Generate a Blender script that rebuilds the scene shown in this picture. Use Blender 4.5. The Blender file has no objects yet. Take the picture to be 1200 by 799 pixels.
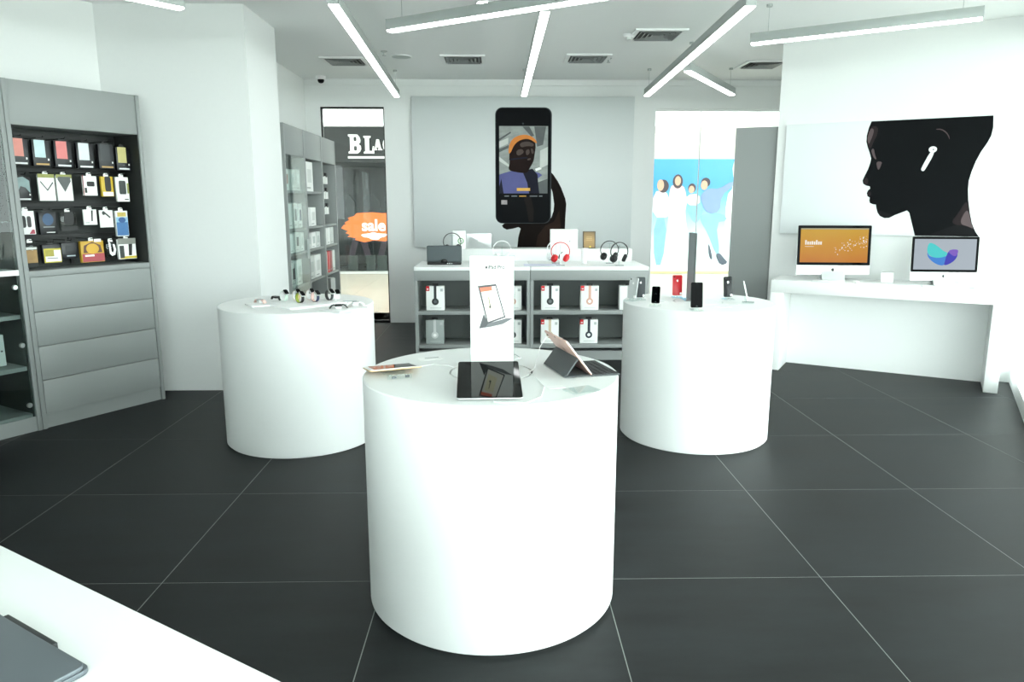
import bpy, bmesh, math, random
from mathutils import Vector, Matrix
random.seed(4)
PI = math.pi
C = bpy.context.scene.collection
SC = bpy.context.scene

# ------------------------------------------------------------------ camera
cd = bpy.data.cameras.new('camera'); cam = bpy.data.objects.new('camera', cd); C.objects.link(cam)
cd.sensor_width = 36.0; cd.lens = 858.0 * 36 / 1200; cd.clip_end = 200; cd.clip_start = 0.02
cam.location = (0, 0, 1.53)
cam.rotation_euler = (math.radians(90 - 10.724), 0, math.radians(-1.05))
SC.camera = cam

# ------------------------------------------------------------------ world, daylight, exposure
DAY = (0.935, 1.0, 0.985)
W = bpy.data.worlds.new('sky'); SC.world = W; W.use_nodes = True
bgn = W.node_tree.nodes['Background']; bgn.inputs[0].default_value = DAY + (1,); bgn.inputs[1].default_value = 8.5
SC.view_settings.view_transform = 'Standard'; SC.view_settings.look = 'None'
SC.view_settings.gamma = 1.0; SC.view_settings.use_curve_mapping = False
SC.view_settings.exposure = 0.3
TUBE_POWER = 7.5          # pendant diffusers
CORRIDOR_POWER = 1.9      # light box over the shops opposite

# ------------------------------------------------------------------ materials
def lin(c):
    return tuple((v / 12.92 if v <= 0.04045 else ((v + 0.055) / 1.055) ** 2.4) for v in c)
def hexc(h):
    return lin(tuple(int(h[i:i + 2], 16) / 255 for i in (0, 2, 4)))
MATS = {}
def mat(name, h, rough=0.5, metal=0.0, spec=0.5, var=0.04, scale=6.0, bump=0.0, emit=None, power=0.0, stretch=None):
    if name in MATS: return MATS[name]
    m = bpy.data.materials.new(name); m.use_nodes = True; MATS[name] = m
    nt = m.node_tree; b = nt.nodes['Principled BSDF']; L = nt.links.new
    c = hexc(h)
    b.inputs['Roughness'].default_value = rough; b.inputs['Metallic'].default_value = metal
    b.inputs['Specular IOR Level'].default_value = spec
    tc = nt.nodes.new('ShaderNodeTexCoord'); nz = nt.nodes.new('ShaderNodeTexNoise')
    nz.inputs['Scale'].default_value = scale; nz.inputs['Detail'].default_value = 4
    if stretch:
        mp = nt.nodes.new('ShaderNodeMapping'); mp.inputs['Scale'].default_value = stretch
        L(tc.outputs['Object'], mp.inputs['Vector']); L(mp.outputs['Vector'], nz.inputs['Vector'])
    else:
        L(tc.outputs['Object'], nz.inputs['Vector'])
    mx = nt.nodes.new('ShaderNodeMix'); mx.data_type = 'RGBA'
    mx.inputs['A'].default_value = tuple(max(0, v * (1 - var)) for v in c) + (1,)
    mx.inputs['B'].default_value = tuple(min(1, v * (1 + var)) for v in c) + (1,)
    L(nz.outputs['Fac'], mx.inputs['Factor']); L(mx.outputs['Result'], b.inputs['Base Color'])
    if bump:
        bp = nt.nodes.new('ShaderNodeBump'); bp.inputs['Strength'].default_value = bump; bp.inputs['Distance'].default_value = 0.002
        L(nz.outputs['Fac'], bp.inputs['Height']); L(bp.outputs['Normal'], b.inputs['Normal'])
    if emit:
        b.inputs['Emission Color'].default_value = (emit if not isinstance(emit, str) else hexc(emit)) + (1,)
        b.inputs['Emission Strength'].default_value = power
    return m
def glass_mat(name, tint=(0.93, 0.97, 0.96), rough=0.0, ior=1.45):
    if name in MATS: return MATS[name]
    m = bpy.data.materials.new(name); m.use_nodes = True; MATS[name] = m
    nt = m.node_tree; nt.nodes.remove(nt.nodes['Principled BSDF']); L = nt.links.new
    out = nt.nodes['Material Output']
    t = nt.nodes.new('ShaderNodeBsdfTransparent'); t.inputs[0].default_value = tint + (1,)
    g = nt.nodes.new('ShaderNodeBsdfGlossy'); g.inputs['Roughness'].default_value = rough
    f = nt.nodes.new('ShaderNodeFresnel'); f.inputs['IOR'].default_value = ior
    x = nt.nodes.new('ShaderNodeMixShader')
    ge = nt.nodes.new('ShaderNodeNewGeometry'); mu = nt.nodes.new('ShaderNodeMath'); mu.operation = 'MULTIPLY_ADD'; mu.inputs[1].default_value = -1.0; mu.inputs[2].default_value = 1.0
    m2 = nt.nodes.new('ShaderNodeMath'); m2.operation = 'MULTIPLY'      # reflect only where light enters the sheet
    L(ge.outputs['Backfacing'], mu.inputs[0]); L(mu.outputs[0], m2.inputs[0]); L(f.outputs[0], m2.inputs[1])
    L(m2.outputs[0], x.inputs[0]); L(t.outputs[0], x.inputs[1]); L(g.outputs[0], x.inputs[2]); L(x.outputs[0], out.inputs[0])
    return m
def tile_mat():
    m = mat('floor_tile', '2c2f31', 0.5, 0, 0.25, 0.0)
    nt = m.node_tree; b = nt.nodes['Principled BSDF']; L = nt.links.new
    gm = nt.nodes.new('ShaderNodeNewGeometry')
    oi = nt.nodes.new('ShaderNodeObjectInfo')
    mp = nt.nodes.new('ShaderNodeMapping'); mp.inputs['Scale'].default_value = (0.8, 2.6, 1)
    nz = nt.nodes.new('ShaderNodeTexNoise'); nz.inputs['Scale'].default_value = 1.9; nz.inputs['Detail'].default_value = 7; nz.inputs['Roughness'].default_value = 0.62
    L(gm.outputs['Position'], mp.inputs['Vector']); L(mp.outputs['Vector'], nz.inputs['Vector'])
    cr = nt.nodes.new('ShaderNodeValToRGB')
    cr.color_ramp.elements[0].position = 0.3; cr.color_ramp.elements[0].color = hexc('090b0c') + (1,)
    cr.color_ramp.elements[1].position = 0.75; cr.color_ramp.elements[1].color = hexc('222628') + (1,)
    L(nz.outputs['Fac'], cr.inputs['Fac'])
    hv = nt.nodes.new('ShaderNodeHueSaturation')
    mr = nt.nodes.new('ShaderNodeMapRange'); mr.inputs['To Min'].default_value = 0.88; mr.inputs['To Max'].default_value = 1.12
    L(oi.outputs['Random'], mr.inputs['Value']); L(mr.outputs['Result'], hv.inputs['Value'])
    L(cr.outputs['Color'], hv.inputs['Color']); L(hv.outputs['Color'], b.inputs['Base Color'])
    r2 = nt.nodes.new('ShaderNodeMapRange'); r2.inputs['To Min'].default_value = 0.44; r2.inputs['To Max'].default_value = 0.58
    L(nz.outputs['Fac'], r2.inputs['Value']); L(r2.outputs['Result'], b.inputs['Roughness'])
    return m
def grad_mat(name, stops, axis='Z', lo=0.0, hi=1.0, rough=0.4, noise=0.0, emit=0.0, nscale=4.0):
    """printed colour ramp along one object axis, optionally broken up with noise"""
    m = bpy.data.materials.new(name); m.use_nodes = True; nt = m.node_tree; b = nt.nodes['Principled BSDF']; L = nt.links.new
    tc = nt.nodes.new('ShaderNodeTexCoord'); sp = nt.nodes.new('ShaderNodeSeparateXYZ'); L(tc.outputs['Object'], sp.inputs[0])
    mr = nt.nodes.new('ShaderNodeMapRange'); mr.inputs['From Min'].default_value = lo; mr.inputs['From Max'].default_value = hi
    L(sp.outputs[axis], mr.inputs['Value'])
    val = mr.outputs['Result']
    if noise:
        nz = nt.nodes.new('ShaderNodeTexNoise'); nz.inputs['Scale'].default_value = nscale; L(tc.outputs['Object'], nz.inputs['Vector'])
        ma = nt.nodes.new('ShaderNodeMath'); ma.operation = 'MULTIPLY_ADD'; ma.inputs[1].default_value = noise
        L(nz.outputs['Fac'], ma.inputs[0])
        mb_ = nt.nodes.new('ShaderNodeMath'); mb_.operation = 'SUBTRACT'; mb_.inputs[1].default_value = noise * 0.5
        L(val, ma.inputs[2]); L(ma.outputs[0], mb_.inputs[0]); val = mb_.outputs[0]
    cr = nt.nodes.new('ShaderNodeValToRGB'); e = cr.color_ramp.elements
    e[0].position, e[0].color = stops[0][0], hexc(stops[0][1]) + (1,)
    e[1].position, e[1].color = stops[-1][0], hexc(stops[-1][1]) + (1,)
    for p, c in stops[1:-1]:
        k = e.new(p); k.color = hexc(c) + (1,)
    L(val, cr.inputs['Fac']); L(cr.outputs['Color'], b.inputs['Base Color']); b.inputs['Roughness'].default_value = rough
    if emit:
        nt.links.remove(b.inputs['Base Color'].links[0]); b.inputs['Base Color'].default_value = (.002, .002, .002, 1); b.inputs['Specular IOR Level'].default_value = .1
        L(cr.outputs['Color'], b.inputs['Emission Color']); b.inputs['Emission Strength'].default_value = emit
    return m

wallm = mat('wall_paint', 'e4e6e5', 0.75, var=0.012, scale=40, bump=0.03)
ceilm = mat('ceiling_paint', 'eef0ef', 0.85, var=0.012, scale=30, bump=0.03)
lam = mat('white_laminate', 'eceeed', 0.32, var=0.01, scale=3)
satin = mat('white_satin', 'e9ebea', 0.45, var=0.012, scale=3)
grey = mat('grey_lacquer', '8c908f', 0.48, var=0.02, scale=2)
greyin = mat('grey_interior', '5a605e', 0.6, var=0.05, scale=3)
dgrey = mat('dark_grey_board', '3d4240', 0.6, var=0.08, scale=5)
grout = mat('grout', '8b8e8b', 0.8, var=0.1, scale=30)
tilem = tile_mat()
metal = mat('brushed_metal', 'b9bdbc', 0.35, 1.0, var=0.03, scale=60)
alu = mat('silver_aluminium', 'd3d6d6', 0.3, 0.9, var=0.01)
lampbody = mat('lamp_housing', 'aab0ae', 0.45, 0.3, var=0.02)
tubem = mat('lamp_diffuser', 'ffffff', 0.5, emit=(0.96, 1.0, 0.99), power=TUBE_POWER)
bcoat = mat('black_coated_glass', '030405', 0.05, 0, 0.03, var=0.05)
black = mat('black_gloss', '040506', 0.04, 0, 0.22, var=0.05)
blackm = mat('black_matt', '0c0d0e', 0.5, var=0.1)
blackr = mat('black_rubber', '17191a', 0.6, var=0.1)
whitep = mat('white_plastic', 'f0f1f1', 0.3, var=0.01)
card = mat('white_card', 'f1f2f0', 0.6, var=0.015)
offw = mat('pale_card', 'd6d9d6', 0.6, var=0.03)
redm = mat('red_print', 'd0161f', 0.4)
acryl = glass_mat('clear_acrylic', (0.93, 0.965, 0.96))
paneg = glass_mat('window_glass', (0.95, 0.985, 0.98))
cabg = glass_mat('cabinet_glass', (0.86, 0.91, 0.9))
rose = mat('rose_gold', 'e0a99a', 0.35, 0.6, var=0.03)
gold = mat('pale_gold', 'e0c096', 0.35, 0.7, var=0.03)
orange = mat('orange_print', 'f0742c', 0.5, var=0.06)

# ------------------------------------------------------------------ mesh helpers
class MB:
    def __init__(s): s.v = []; s.f = []
    def add(s, vs, fs):
        n = len(s.v); s.v += [tuple(p) for p in vs]; s.f += [tuple(i + n for i in f) for f in fs]; return s
    def box(s, x0, x1, y0, y1, z0, z1):
        return s.add([(x0, y0, z0), (x1, y0, z0), (x1, y1, z0), (x0, y1, z0), (x0, y0, z1), (x1, y0, z1), (x1, y1, z1), (x0, y1, z1)],
                     [(0, 3, 2, 1), (4, 5, 6, 7), (0, 1, 5, 4), (1, 2, 6, 5), (2, 3, 7, 6), (3, 0, 4, 7)])
    def prism(s, poly, d0, d1, ax='xz'):
        """extrude a 2D outline: 'xz' along y, 'xy' along z, 'yz' along x"""
        n = len(poly)
        def P(a, b, c): return (a, c, b) if ax == 'xz' else ((a, b, c) if ax == 'xy' else (c, a, b))
        vs = [P(a, b, d0) for a, b in poly] + [P(a, b, d1) for a, b in poly]
        fs = [tuple(range(n)), tuple(range(2 * n - 1, n - 1, -1))] + [(i, i + n, (i + 1) % n + n, (i + 1) % n) for i in range(n)]
        return s.add(vs, fs)
    def tube(s, pts, r, seg=8, closed=False, flat=None):
        pts = [Vector(p) for p in pts]; n = len(pts); vs = []; fs = []
        rr_ = r if isinstance(r, (list, tuple)) else [r] * n
        prev = None
        for i, p in enumerate(pts):
            a = pts[(i - 1) % n] if (closed or i > 0) else p; b = pts[(i + 1) % n] if (closed or i < n - 1) else p
            t = (b - a).normalized()
            if prev is None:
                q = Vector((0, 0, 1)) if abs(t.z) < 0.9 else Vector((0, 1, 0))
                u = t.cross(q).normalized()
            else:
                u = (prev - t * prev.dot(t)).normalized()
            prev = u; w = t.cross(u)
            for k in range(seg):
                an = 2 * PI * k / seg
                vs.append(p + (u * math.cos(an) + w * math.sin(an)) * rr_[i])
        for i in range(n if closed else n - 1):
            for k in range(seg):
                j = (i + 1) % n
                fs.append((i * seg + k, i * seg + (k + 1) % seg, j * seg + (k + 1) % seg, j * seg + k))
        if not closed:
            fs.append(tuple(range(seg - 1, -1, -1))); fs.append(tuple((n - 1) * seg + k for k in range(seg)))
        return s.add(vs, fs)
    def ring(s, pts, wvec, w, t, nrm):
        """flat strap following pts (closed): width w along wvec, thickness t along outward normals nrm"""
        n = len(pts); wv = Vector(wvec).normalized(); vs = []; fs = []
        for p, nn in zip(pts, nrm):
            p = Vector(p); nn = Vector(nn)
            vs += [p - wv * w / 2, p + wv * w / 2, p + wv * w / 2 + nn * t, p - wv * w / 2 + nn * t]
        for i in range(n):
            j = (i + 1) % n
            for k in range(4):
                fs.append((i * 4 + k, i * 4 + (k + 1) % 4, j * 4 + (k + 1) % 4, j * 4 + k))
        return s.add(vs, fs)
    def lathe(s, prof, seg=48, ax='z', c=(0, 0, 0)):
        vs = []; fs = []; n = len(prof)
        for k in range(seg):
            an = 2 * PI * k / seg; ca, sa = math.cos(an), math.sin(an)
            for r, h in prof:
                v = (r * ca, r * sa, h) if ax == 'z' else ((h, r * ca, r * sa) if ax == 'x' else (r * ca, h, r * sa))
                vs.append((v[0] + c[0], v[1] + c[1], v[2] + c[2]))
        for k in range(seg):
            j = (k + 1) % seg
            for i in range(n - 1):
                fs.append((k * n + i, j * n + i, j * n + i + 1, k * n + i + 1))
        if prof[0][0] > 1e-6: fs.append(tuple(k * n for k in range(seg - 1, -1, -1)))
        if prof[-1][0] > 1e-6: fs.append(tuple(k * n + n - 1 for k in range(seg)))
        return s.add(vs, fs)
    def mesh(s, name, bevel=0, seg=2, smooth=False):
        me = bpy.data.meshes.new(name); me.from_pydata(s.v, [], s.f)
        bm = bmesh.new(); bm.from_mesh(me)
        bmesh.ops.remove_doubles(bm, verts=bm.verts, dist=1e-6)
        bmesh.ops.recalc_face_normals(bm, faces=bm.faces)
        if bevel:
            es = [e for e in bm.edges if len(e.link_faces) == 2 and e.calc_face_angle(0) > 0.6]
            bmesh.ops.bevel(bm, geom=es, offset=bevel, segments=seg, profile=0.5, affect='EDGES', clamp_overlap=True)
        bm.to_mesh(me); bm.free()
        if smooth or bevel:
            for p in me.polygons: p.use_smooth = True
            me.set_sharp_from_angle(angle=math.radians(32))
        return me
    def build(s, name, m, parent=None, bevel=0, seg=2, smooth=False, label=None):
        me = s.mesh(name, bevel, seg, smooth); me.materials.append(m)
        o = bpy.data.objects.new(name, me); C.objects.link(o)
        if parent is not None: o.parent = parent
        if label: o['label'] = label
        return o
def part(name, me, m, parent, loc=(0, 0, 0), rot=(0, 0, 0)):
    o = bpy.data.objects.new(name, me); C.objects.link(o); o.parent = parent; o.location = loc; o.rotation_euler = rot
    if m and not me.materials: me.materials.append(m)
    return o
def thing(name, label, cat, loc=(0, 0, 0), rz=0.0, group=None, rot=None):
    o = bpy.data.objects.new(name, None); C.objects.link(o); o.empty_display_size = 0.05
    o.location = loc; o.rotation_euler = rot if rot else (0, 0, rz)
    o['label'] = label; o['category'] = cat
    if group: o['group'] = group
    return o
def tag(o, label, cat, group=None):
    o['label'] = label; o['category'] = cat
    if group: o['group'] = group
    return o
def struct(o, label=None):
    o['kind'] = 'structure'
    if label: o['label'] = label
    return o
def setting(name, label, loc=(0, 0, 0), rz=0):
    o = bpy.data.objects.new(name, None); C.objects.link(o); o.location = loc; o.rotation_euler = (0, 0, rz)
    return struct(o, label)
def rr(w, h, r, n=5, cx=0, cy=0):
    pts = []
    for (sx, sy, a0) in ((1, 1, 0), (-1, 1, 90), (-1, -1, 180), (1, -1, 270)):
        for k in range(n + 1):
            a = math.radians(a0 + 90 * k / n)
            pts.append((cx + sx * (w / 2 - r) + r * math.cos(a), cy + sy * (h / 2 - r) + r * math.sin(a)))
    return pts
def ell(cx, cy, rx, ry, n=20):
    return [(cx + rx * math.cos(2 * PI * k / n), cy + ry * math.sin(2 * PI * k / n)) for k in range(n)]
def rect(x0, x1, z0, z1): return [(x0, z0), (x1, z0), (x1, z1), (x0, z1)]
def smooth_poly(pts, it=2):
    """round an outline (Chaikin)"""
    for _ in range(it):
        q = []
        for i in range(len(pts)):
            a, b = pts[i], pts[(i + 1) % len(pts)]
            q += [(a[0] * .75 + b[0] * .25, a[1] * .75 + b[1] * .25), (a[0] * .25 + b[0] * .75, a[1] * .25 + b[1] * .75)]
        pts = q
    return pts
def text_obj(name, s, size, m, parent, loc, depth=0.0005, offset=0.0, align='CENTER', rot=(PI / 2, 0, 0), space=1.0):
    cu = bpy.data.curves.new(name, 'FONT'); cu.body = s; cu.size = size; cu.extrude = depth; cu.offset = offset
    cu.align_x = align; cu.space_character = space; cu.resolution_u = 4
    t = bpy.data.objects.new(name + '_tmp', cu)
    C.objects.link(t)
    me = bpy.data.meshes.new_from_object(t)
    C.objects.unlink(t); bpy.data.objects.remove(t); bpy.data.curves.remove(cu)
    me.materials.clear(); me.materials.append(m)
    return part(name, me, None, parent, loc, rot)
def apple_mark(name, m, parent, loc, s, rot=(0, 0, 0), d=0.0004):
    b = MB().prism(smooth_poly([(-.5, .1), (-.42, .42), (-.15, .5), (0, .42), (.15, .5), (.4, .42), (.32, .2), (.3, .05), (.45, -.12), (.3, -.42), (.12, -.5), (0, -.45), (-.14, -.5), (-.34, -.35)], 2) and
                   [(x * s, z * s) for x, z in smooth_poly([(-.5, .1), (-.42, .42), (-.15, .5), (0, .42), (.15, .5), (.4, .42), (.32, .2), (.3, .05), (.45, -.12), (.3, -.42), (.12, -.5), (0, -.45), (-.14, -.5), (-.34, -.35)], 2)], -d, 0)
    b.prism([(x * s, z * s) for x, z in [(0.0, .55), (.05, .7), (.2, .8), (.18, .65), (.08, .55)]], -d, 0)
    return part(name, b.mesh(name), m, parent, loc, rot)
def printed(name, poly, m, parent, layer, face=0.0, step=0.0008):
    """flat print on a board whose face is the plane y = face (front is -y)"""
    return MB().prism(poly, face - step * layer, face - step * (layer - 1) + 0.0002).build(name, m, parent)

# ================================================================== THE ROOM
A31 = math.radians(31)
ux, uy = math.cos(A31), -math.sin(A31)              # along the slanted right wall
nx, ny = -math.sin(A31), -math.cos(A31)             # from that wall into the shop
H = 3.0; YB = 9.38; YC = 5.93
PWX, PWY = 2.7515, 7.0675                             # point on the right wall behind the desk's end

# floor: grout bed and one tile per object
fl = MB().box(-6.4, 5.2, -3.2, YB, -0.06, -0.0008).build('floor', grout); struct(fl, 'dark grey stone tile floor with pale joints')
TX, TY = 0.905, 0.935
tm = MB().box(-TX / 2 + .0018, TX / 2 - .0018, -TY / 2 + .0018, TY / 2 - .0018, -0.012, 0).mesh('tile', 0.0006, 1)
tm.materials.append(tilem)
for i in range(-7, 6):
    for j in range(-6, 8):
        cx = 0.428 + (i + .5) * TX; cy = 2.785 + (j + .5) * TY
        if cy + TY / 2 > YB + .9: continue
        if (cx - PWX) * ux + (cy - PWY) * uy > 2.7: continue
        if cx < -6.0 or cy < -3.0: continue
        part('tile', tm, None, fl, (cx, cy, 0))

cl = MB().box(-6.5, 5.4, -3.4, YB + .2, H, H + .12).build('ceiling', ceilm); struct(cl, 'plain light grey ceiling')

wb = MB()
wb.box(-3.2, -2.18, YB, YB + .15, 0, H).box(-2.18, -1.40, YB, YB + .15, 2.68, H).box(-1.40, 1.94, YB, YB + .15, 0, H)
wb.box(1.94, 3.75, YB, YB + .15, 2.665, H).box(3.75, 5.4, YB, YB + .15, 0, H)
struct(wb.build('wall_back', wallm), 'white back wall between the two shop windows')
# low beam along the back wall top
struct(MB().box(-2.35, 4.4, YB - .02, YB, 2.93, H).build('trim_1', wallm), 'shallow white strip where the back wall meets the ceiling')
# left return wall with the shelves, and the pier before it
struct(MB().box(-2.6, -2.36, 6.72, YB, 0, H).build('wall_left_rear', wallm), 'white side wall behind the grey shelf units')
struct(MB().prism([(-3.4, YC), (-1.92, YC), (-1.92, 6.72), (-2.6, 6.72), (-2.6, 7.1), (-3.4, 7.1)], 0, H, 'xy').build('wall_pier', wallm), 'white square pier beside the tall grey cabinet')
# slanted left wall, behind the cabinets
lw = setting('wall_left', 'white slanted wall behind the tall grey cabinets', (-3.052, 5.917, 0), math.radians(59))
MB().box(-6.5, 0.12, 0.0, 0.15, 0, H).build('wall_panel', wallm, lw)
# slanted right wall with the portrait poster
rw = setting('wall_right', 'white slanted wall behind the computer desk', (PWX, PWY, 0), -A31)
MB().box(-0.12, 2.12, 0.0, 0.16, 0, H).build('wall_panel', wallm, rw)
struct(MB().box(4.62, 4.78, 6.0, 6.9, 0, H).box(4.62, 4.78, 8.3, YB, 0, H).box(4.62, 4.78, 6.9, 8.3, 0, .9).box(4.62, 4.78, 6.9, 8.3, 2.4, H).build('wall_right_rear', wallm), 'unseen white wall added to keep sky light out behind the slanted wall')  # unseen wall, added to stop sky light flooding the back of the shop
w5 = setting('window_added_rear', 'unseen side window added to brighten the corner behind the slanted wall', (4.7, 7.6, .9))  # added opening, out of view, lets some daylight onto the back wall
for (a, b, c_, d) in ((-.7, -.66, 0, 1.5), (.66, .7, 0, 1.5), (-.66, .66, 0, .04), (-.66, .66, 1.46, 1.5)): MB().box(-.03, .03, a, b, c_, d).build('frame', satin, w5)
MB().box(-.005, .005, -.66, .66, .04, 1.46).build('pane', paneg, w5)
# front wall behind the viewer
fw_ = setting('wall_front', 'plain white wall closing the shop', (-0.2, -1.65, 0), -A31)
MB().box(-6.6, -2.4, -0.15, 0.0, 0, H).build('wall_panel', wallm, fw_)
MB().box(-2.4, 0.3, -0.15, 0.0, 2.82, H).build('wall_panel', wallm, fw_)
w4 = setting('window_added_front', 'unseen glazed entrance added to let daylight in behind the viewer', (-0.2, -1.65, 0), -A31)  # added glazing, out of view, for frontal daylight on desk and right wall
for k in range(3): MB().box(-2.4 + k * 1.2 - .03, -2.4 + k * 1.2 + .03, -.1, -.02, 0, 2.82).build('mullion', satin, w4)
for k in range(2): MB().box(-2.37 + k * 1.2, -1.23 + k * 1.2, -.066, -.054, 0.02, 2.82).build('pane', paneg, w4)

# glazed right side: frame, mullions, panes, white kerb
FX, FY = PWX + 1.97 * ux, PWY + 1.97 * uy
w3 = setting('window_3', 'tall glazed shopfront beside the computer desk', (FX, FY, 0), math.radians(-121))   # local x runs from the desk towards the viewer, +y out
LW3 = 9.0
MB().box(0.0, LW3, 0.02, 0.12, 2.82, H).build('head_rail', satin, w3)
for k in range(7):
    x = k * LW3 / 6
    MB().box(x - .03, x + .03, 0.03, 0.11, 0.12, 2.82).build('mullion', satin, w3)
    if k < 6: MB().box(x + .03, x + LW3 / 6 - .03, 0.064, 0.076, 0.12, 2.82).build('pane', paneg, w3)
kb = setting('baseboard_right', 'low white kerb under the glazed side', (FX, FY, 0), math.radians(-121))
MB().box(0.0, LW3, -0.04, 0.14, 0.0, 0.12).build('kerb', satin, kb, bevel=0.004)
# pavement outside
struct(MB().box(-30, 40, -40, 40, -0.30, -0.08).build('ground', mat('pavement', 'b9b8b2', 0.8)), 'pale pavement outside the shop')

# back windows
w1 = setting('window_1', 'narrow shop window with a thin black frame', (-1.79, YB + .05, 0))
for (a, b, c, d) in ((-.39, -.375, 0, 2.68), (.375, .39, 0, 2.68), (-.375, .375, 2.66, 2.68), (-.375, .375, 0, 0.03)):
    MB().box(a, b, -.03, .03, c, d).build('frame', blackm, w1)
MB().box(-.375, .375, -.005, .005, .03, 2.66).build('pane', paneg, w1)
w2 = setting('window_2', 'wide shop window of two glass sheets', (2.845, YB + .05, 0))
for (a, b, c, d) in ((-.905, -.89, 0, 2.665), (.89, .905, 0, 2.665), (-.89, .89, 2.64, 2.665), (-.89, .89, 0, .03)):
    MB().box(a, b, -.03, .03, c, d).build('frame', satin, w2)
MB().box(-.89, -.322, -.005, .005, .03, 2.64).build('pane', paneg, w2)
MB().box(-.314, .89, -.005, .005, .03, 2.64).build('pane', paneg, w2)
MB().box(-.322, -.314, -.012, .012, .03, 2.64).build('joint_strip', alu, w2)

# ================================================================== CORRIDOR AND SHOPS BEHIND
cream = mat('corridor_tile', 'dfd6c6', 0.3, var=0.06, scale=1.2, stretch=(0.5, 3, 1))
cf = MB().box(-10, 12, YB + .15, 16.4, -0.05, -0.004).build('floor_corridor', mat('corridor_grout', 'c9c2b6', 0.7)); struct(cf, 'pale cream tiled corridor floor')
ct = MB().box(-.448, .448, -.448, .448, -0.01, 0).mesh('tile', 0.001, 1); ct.materials.append(cream)
for i in range(-6, 10):
    for j in range(7):
        part('tile', ct, None, cf, (i * .9 - .2, YB + .62 + j * .9, 0))
struct(MB().box(-10, 12, YB + .15, 16.4, 3.62, 3.72).build('ceiling_corridor', ceilm), 'white corridor ceiling')
struct(MB().box(-10.2, -10, YB + .15, 18.4, 0, 3.7).build('wall_added_end', wallm), 'unseen white wall added to shut sky light out of the corridor')  # unseen, added so only the corridor's own lights reach it
struct(MB().box(12, 12.2, YB + .15, 16.4, 0, 3.7).build('wall_added_far_end', wallm), 'unseen white wall added to shut sky light out at the far corridor end')  # unseen, added against sky light from this side
struct(MB().prism([(-10, 0), (-7.5, 0), (-7.5, 3.09), (2.9, 3.09), (2.9, 0), (12, 0), (12, 3.7), (-10, 3.7)], 16.22, 16.35).build('wall_corridor_side', wallm), 'white wall above the shops across the corridor')
lb = thing('light_box', 'long glowing white light box above the shops across the corridor', 'light', (0, 15.95, 3.09))
MB().box(-10, 12, 0.0, .3, 0.0, 0.5).build('housing', satin, lb)
MB().box(-9.95, 11.95, -.02, 0.0, 0.02, 0.48).build('diffuser', mat('lightbox', 'ffffff', emit=(0.97, 1, 0.99), power=CORRIDOR_POWER), lb)
for k, x in enumerate((-5.5, -2.4, 0.7, 3.6, 6.5)):
    p = thing('corridor_light_panel', 'square ceiling light panel over the corridor', 'light', (x, 12.6, 3.62), 0, 'corridor ceiling light panels')
    MB().box(-.62, .62, -1.2, 1.2, -.04, 0).build('frame', satin, p)
    MB().box(-.58, .58, -1.16, 1.16, -.048, -.04).build('diffuser', MATS['lightbox'], p)

# shop opposite on the left: dark fascia with cut letters, glass with sale sticker
sh = thing('shopfront', 'dark shopfront with white fascia letters and an orange sale sticker', 'shopfront', (-3.0, 16.0, 0))
shdark = mat('fascia_dark', '1d2221', 0.5, var=0.08)
MB().box(-4.5, 2.6, 0.0, .2, 2.36, 3.09).build('fascia', shdark, sh)
MB().box(-4.5, 2.6, 2.2, 2.3, 0, 2.4).build('rear_wall', mat('shop_rear', '0d1011', 0.7, var=0.5, scale=1.5), sh)
MB().box(-4.5, 2.6, 0.05, 2.2, 0, 0.03).build('shop_floor', mat('shop_floor', '1c1f20', 0.5), sh)
MB().box(-4.5, 2.6, 0.05, 2.25, 2.36, 2.4).build('shop_ceiling', shdark, sh)
for x in (-4.4, -.55, .8, 2.5): MB().box(x - .02, x + .02, .0, .08, .04, 2.36).build('mullion', shdark, sh)
for a, b in ((-4.38, -.57), (-.53, .78), (.82, 2.48)): MB().box(a, b, .035, .045, .04, 2.36).build('pane', cabg, sh)
MB().box(-4.5, 2.6, -.02, .1, 0, .05).build('sill', mat('sill_stone', 'c9cac6', 0.5), sh)
LT = mat('fascia_letter', 'f4f6f5', 0.4)
def ring_poly(o): return o
# B, L, A, C : heavy slab letters
bl = MB()
bl.prism([(-.15, -.46), (.03, -.46), (.09, -.42), (.115, -.36), (.105, -.30), (.06, -.265), (.095, -.235), (.105, -.19), (.09, -.13), (.04, -.07), (-.15, -.07), (-.15, -.11), (-.115, -.12), (-.115, -.41), (-.15, -.42)], -.05, 0)
ob = bl.build('letter_b', LT, sh); ob.location = (0, 0, 3.0)
hol = MB(); hol.prism(rr(.055, .085, .02, 3, -.005, -.165), -.054, -.05).prism(rr(.06, .095, .025, 3, -.002, -.355), -.054, -.05)
hb = hol.build('letter_hollow', shdark, ob)
ob = MB().prism([(.17, -.10), (.32, -.10), (.32, -.135), (.285, -.145), (.285, -.405), (.345, -.405), (.36, -.31), (.385, -.31), (.385, -.46), (.17, -.46), (.17, -.425), (.2, -.415), (.2, -.145), (.17, -.135)], -.05, 0).build('letter_l', LT, sh); ob.location = (0, 0, 3.0)
ob = MB().prism([(.385, -.39), (.385, -.365), (.4, -.36), (.44, -.17), (.49, -.17), (.535, -.36), (.555, -.365), (.555, -.39), (.47, -.39), (.47, -.365), (.482, -.36), (.478, -.335), (.438, -.335), (.434, -.36), (.446, -.365), (.446, -.39)], -.05, 0).build('letter_a', LT, sh); ob.location = (0, 0, 3.0)
cp = []
for k in range(15):
    a = math.radians(48 + 264 * k / 14); cp.append((.74 + .17 * math.cos(a), -.28 + .19 * math.sin(a)))
for k in range(15):
    a = math.radians(312 - 264 * k / 14); cp.append((.755 + .085 * math.cos(a), -.28 + .12 * math.sin(a)))
ob = MB().prism(cp, -.05, 0).build('letter_c', LT, sh); ob.location = (0, 0, 3.0)
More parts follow.
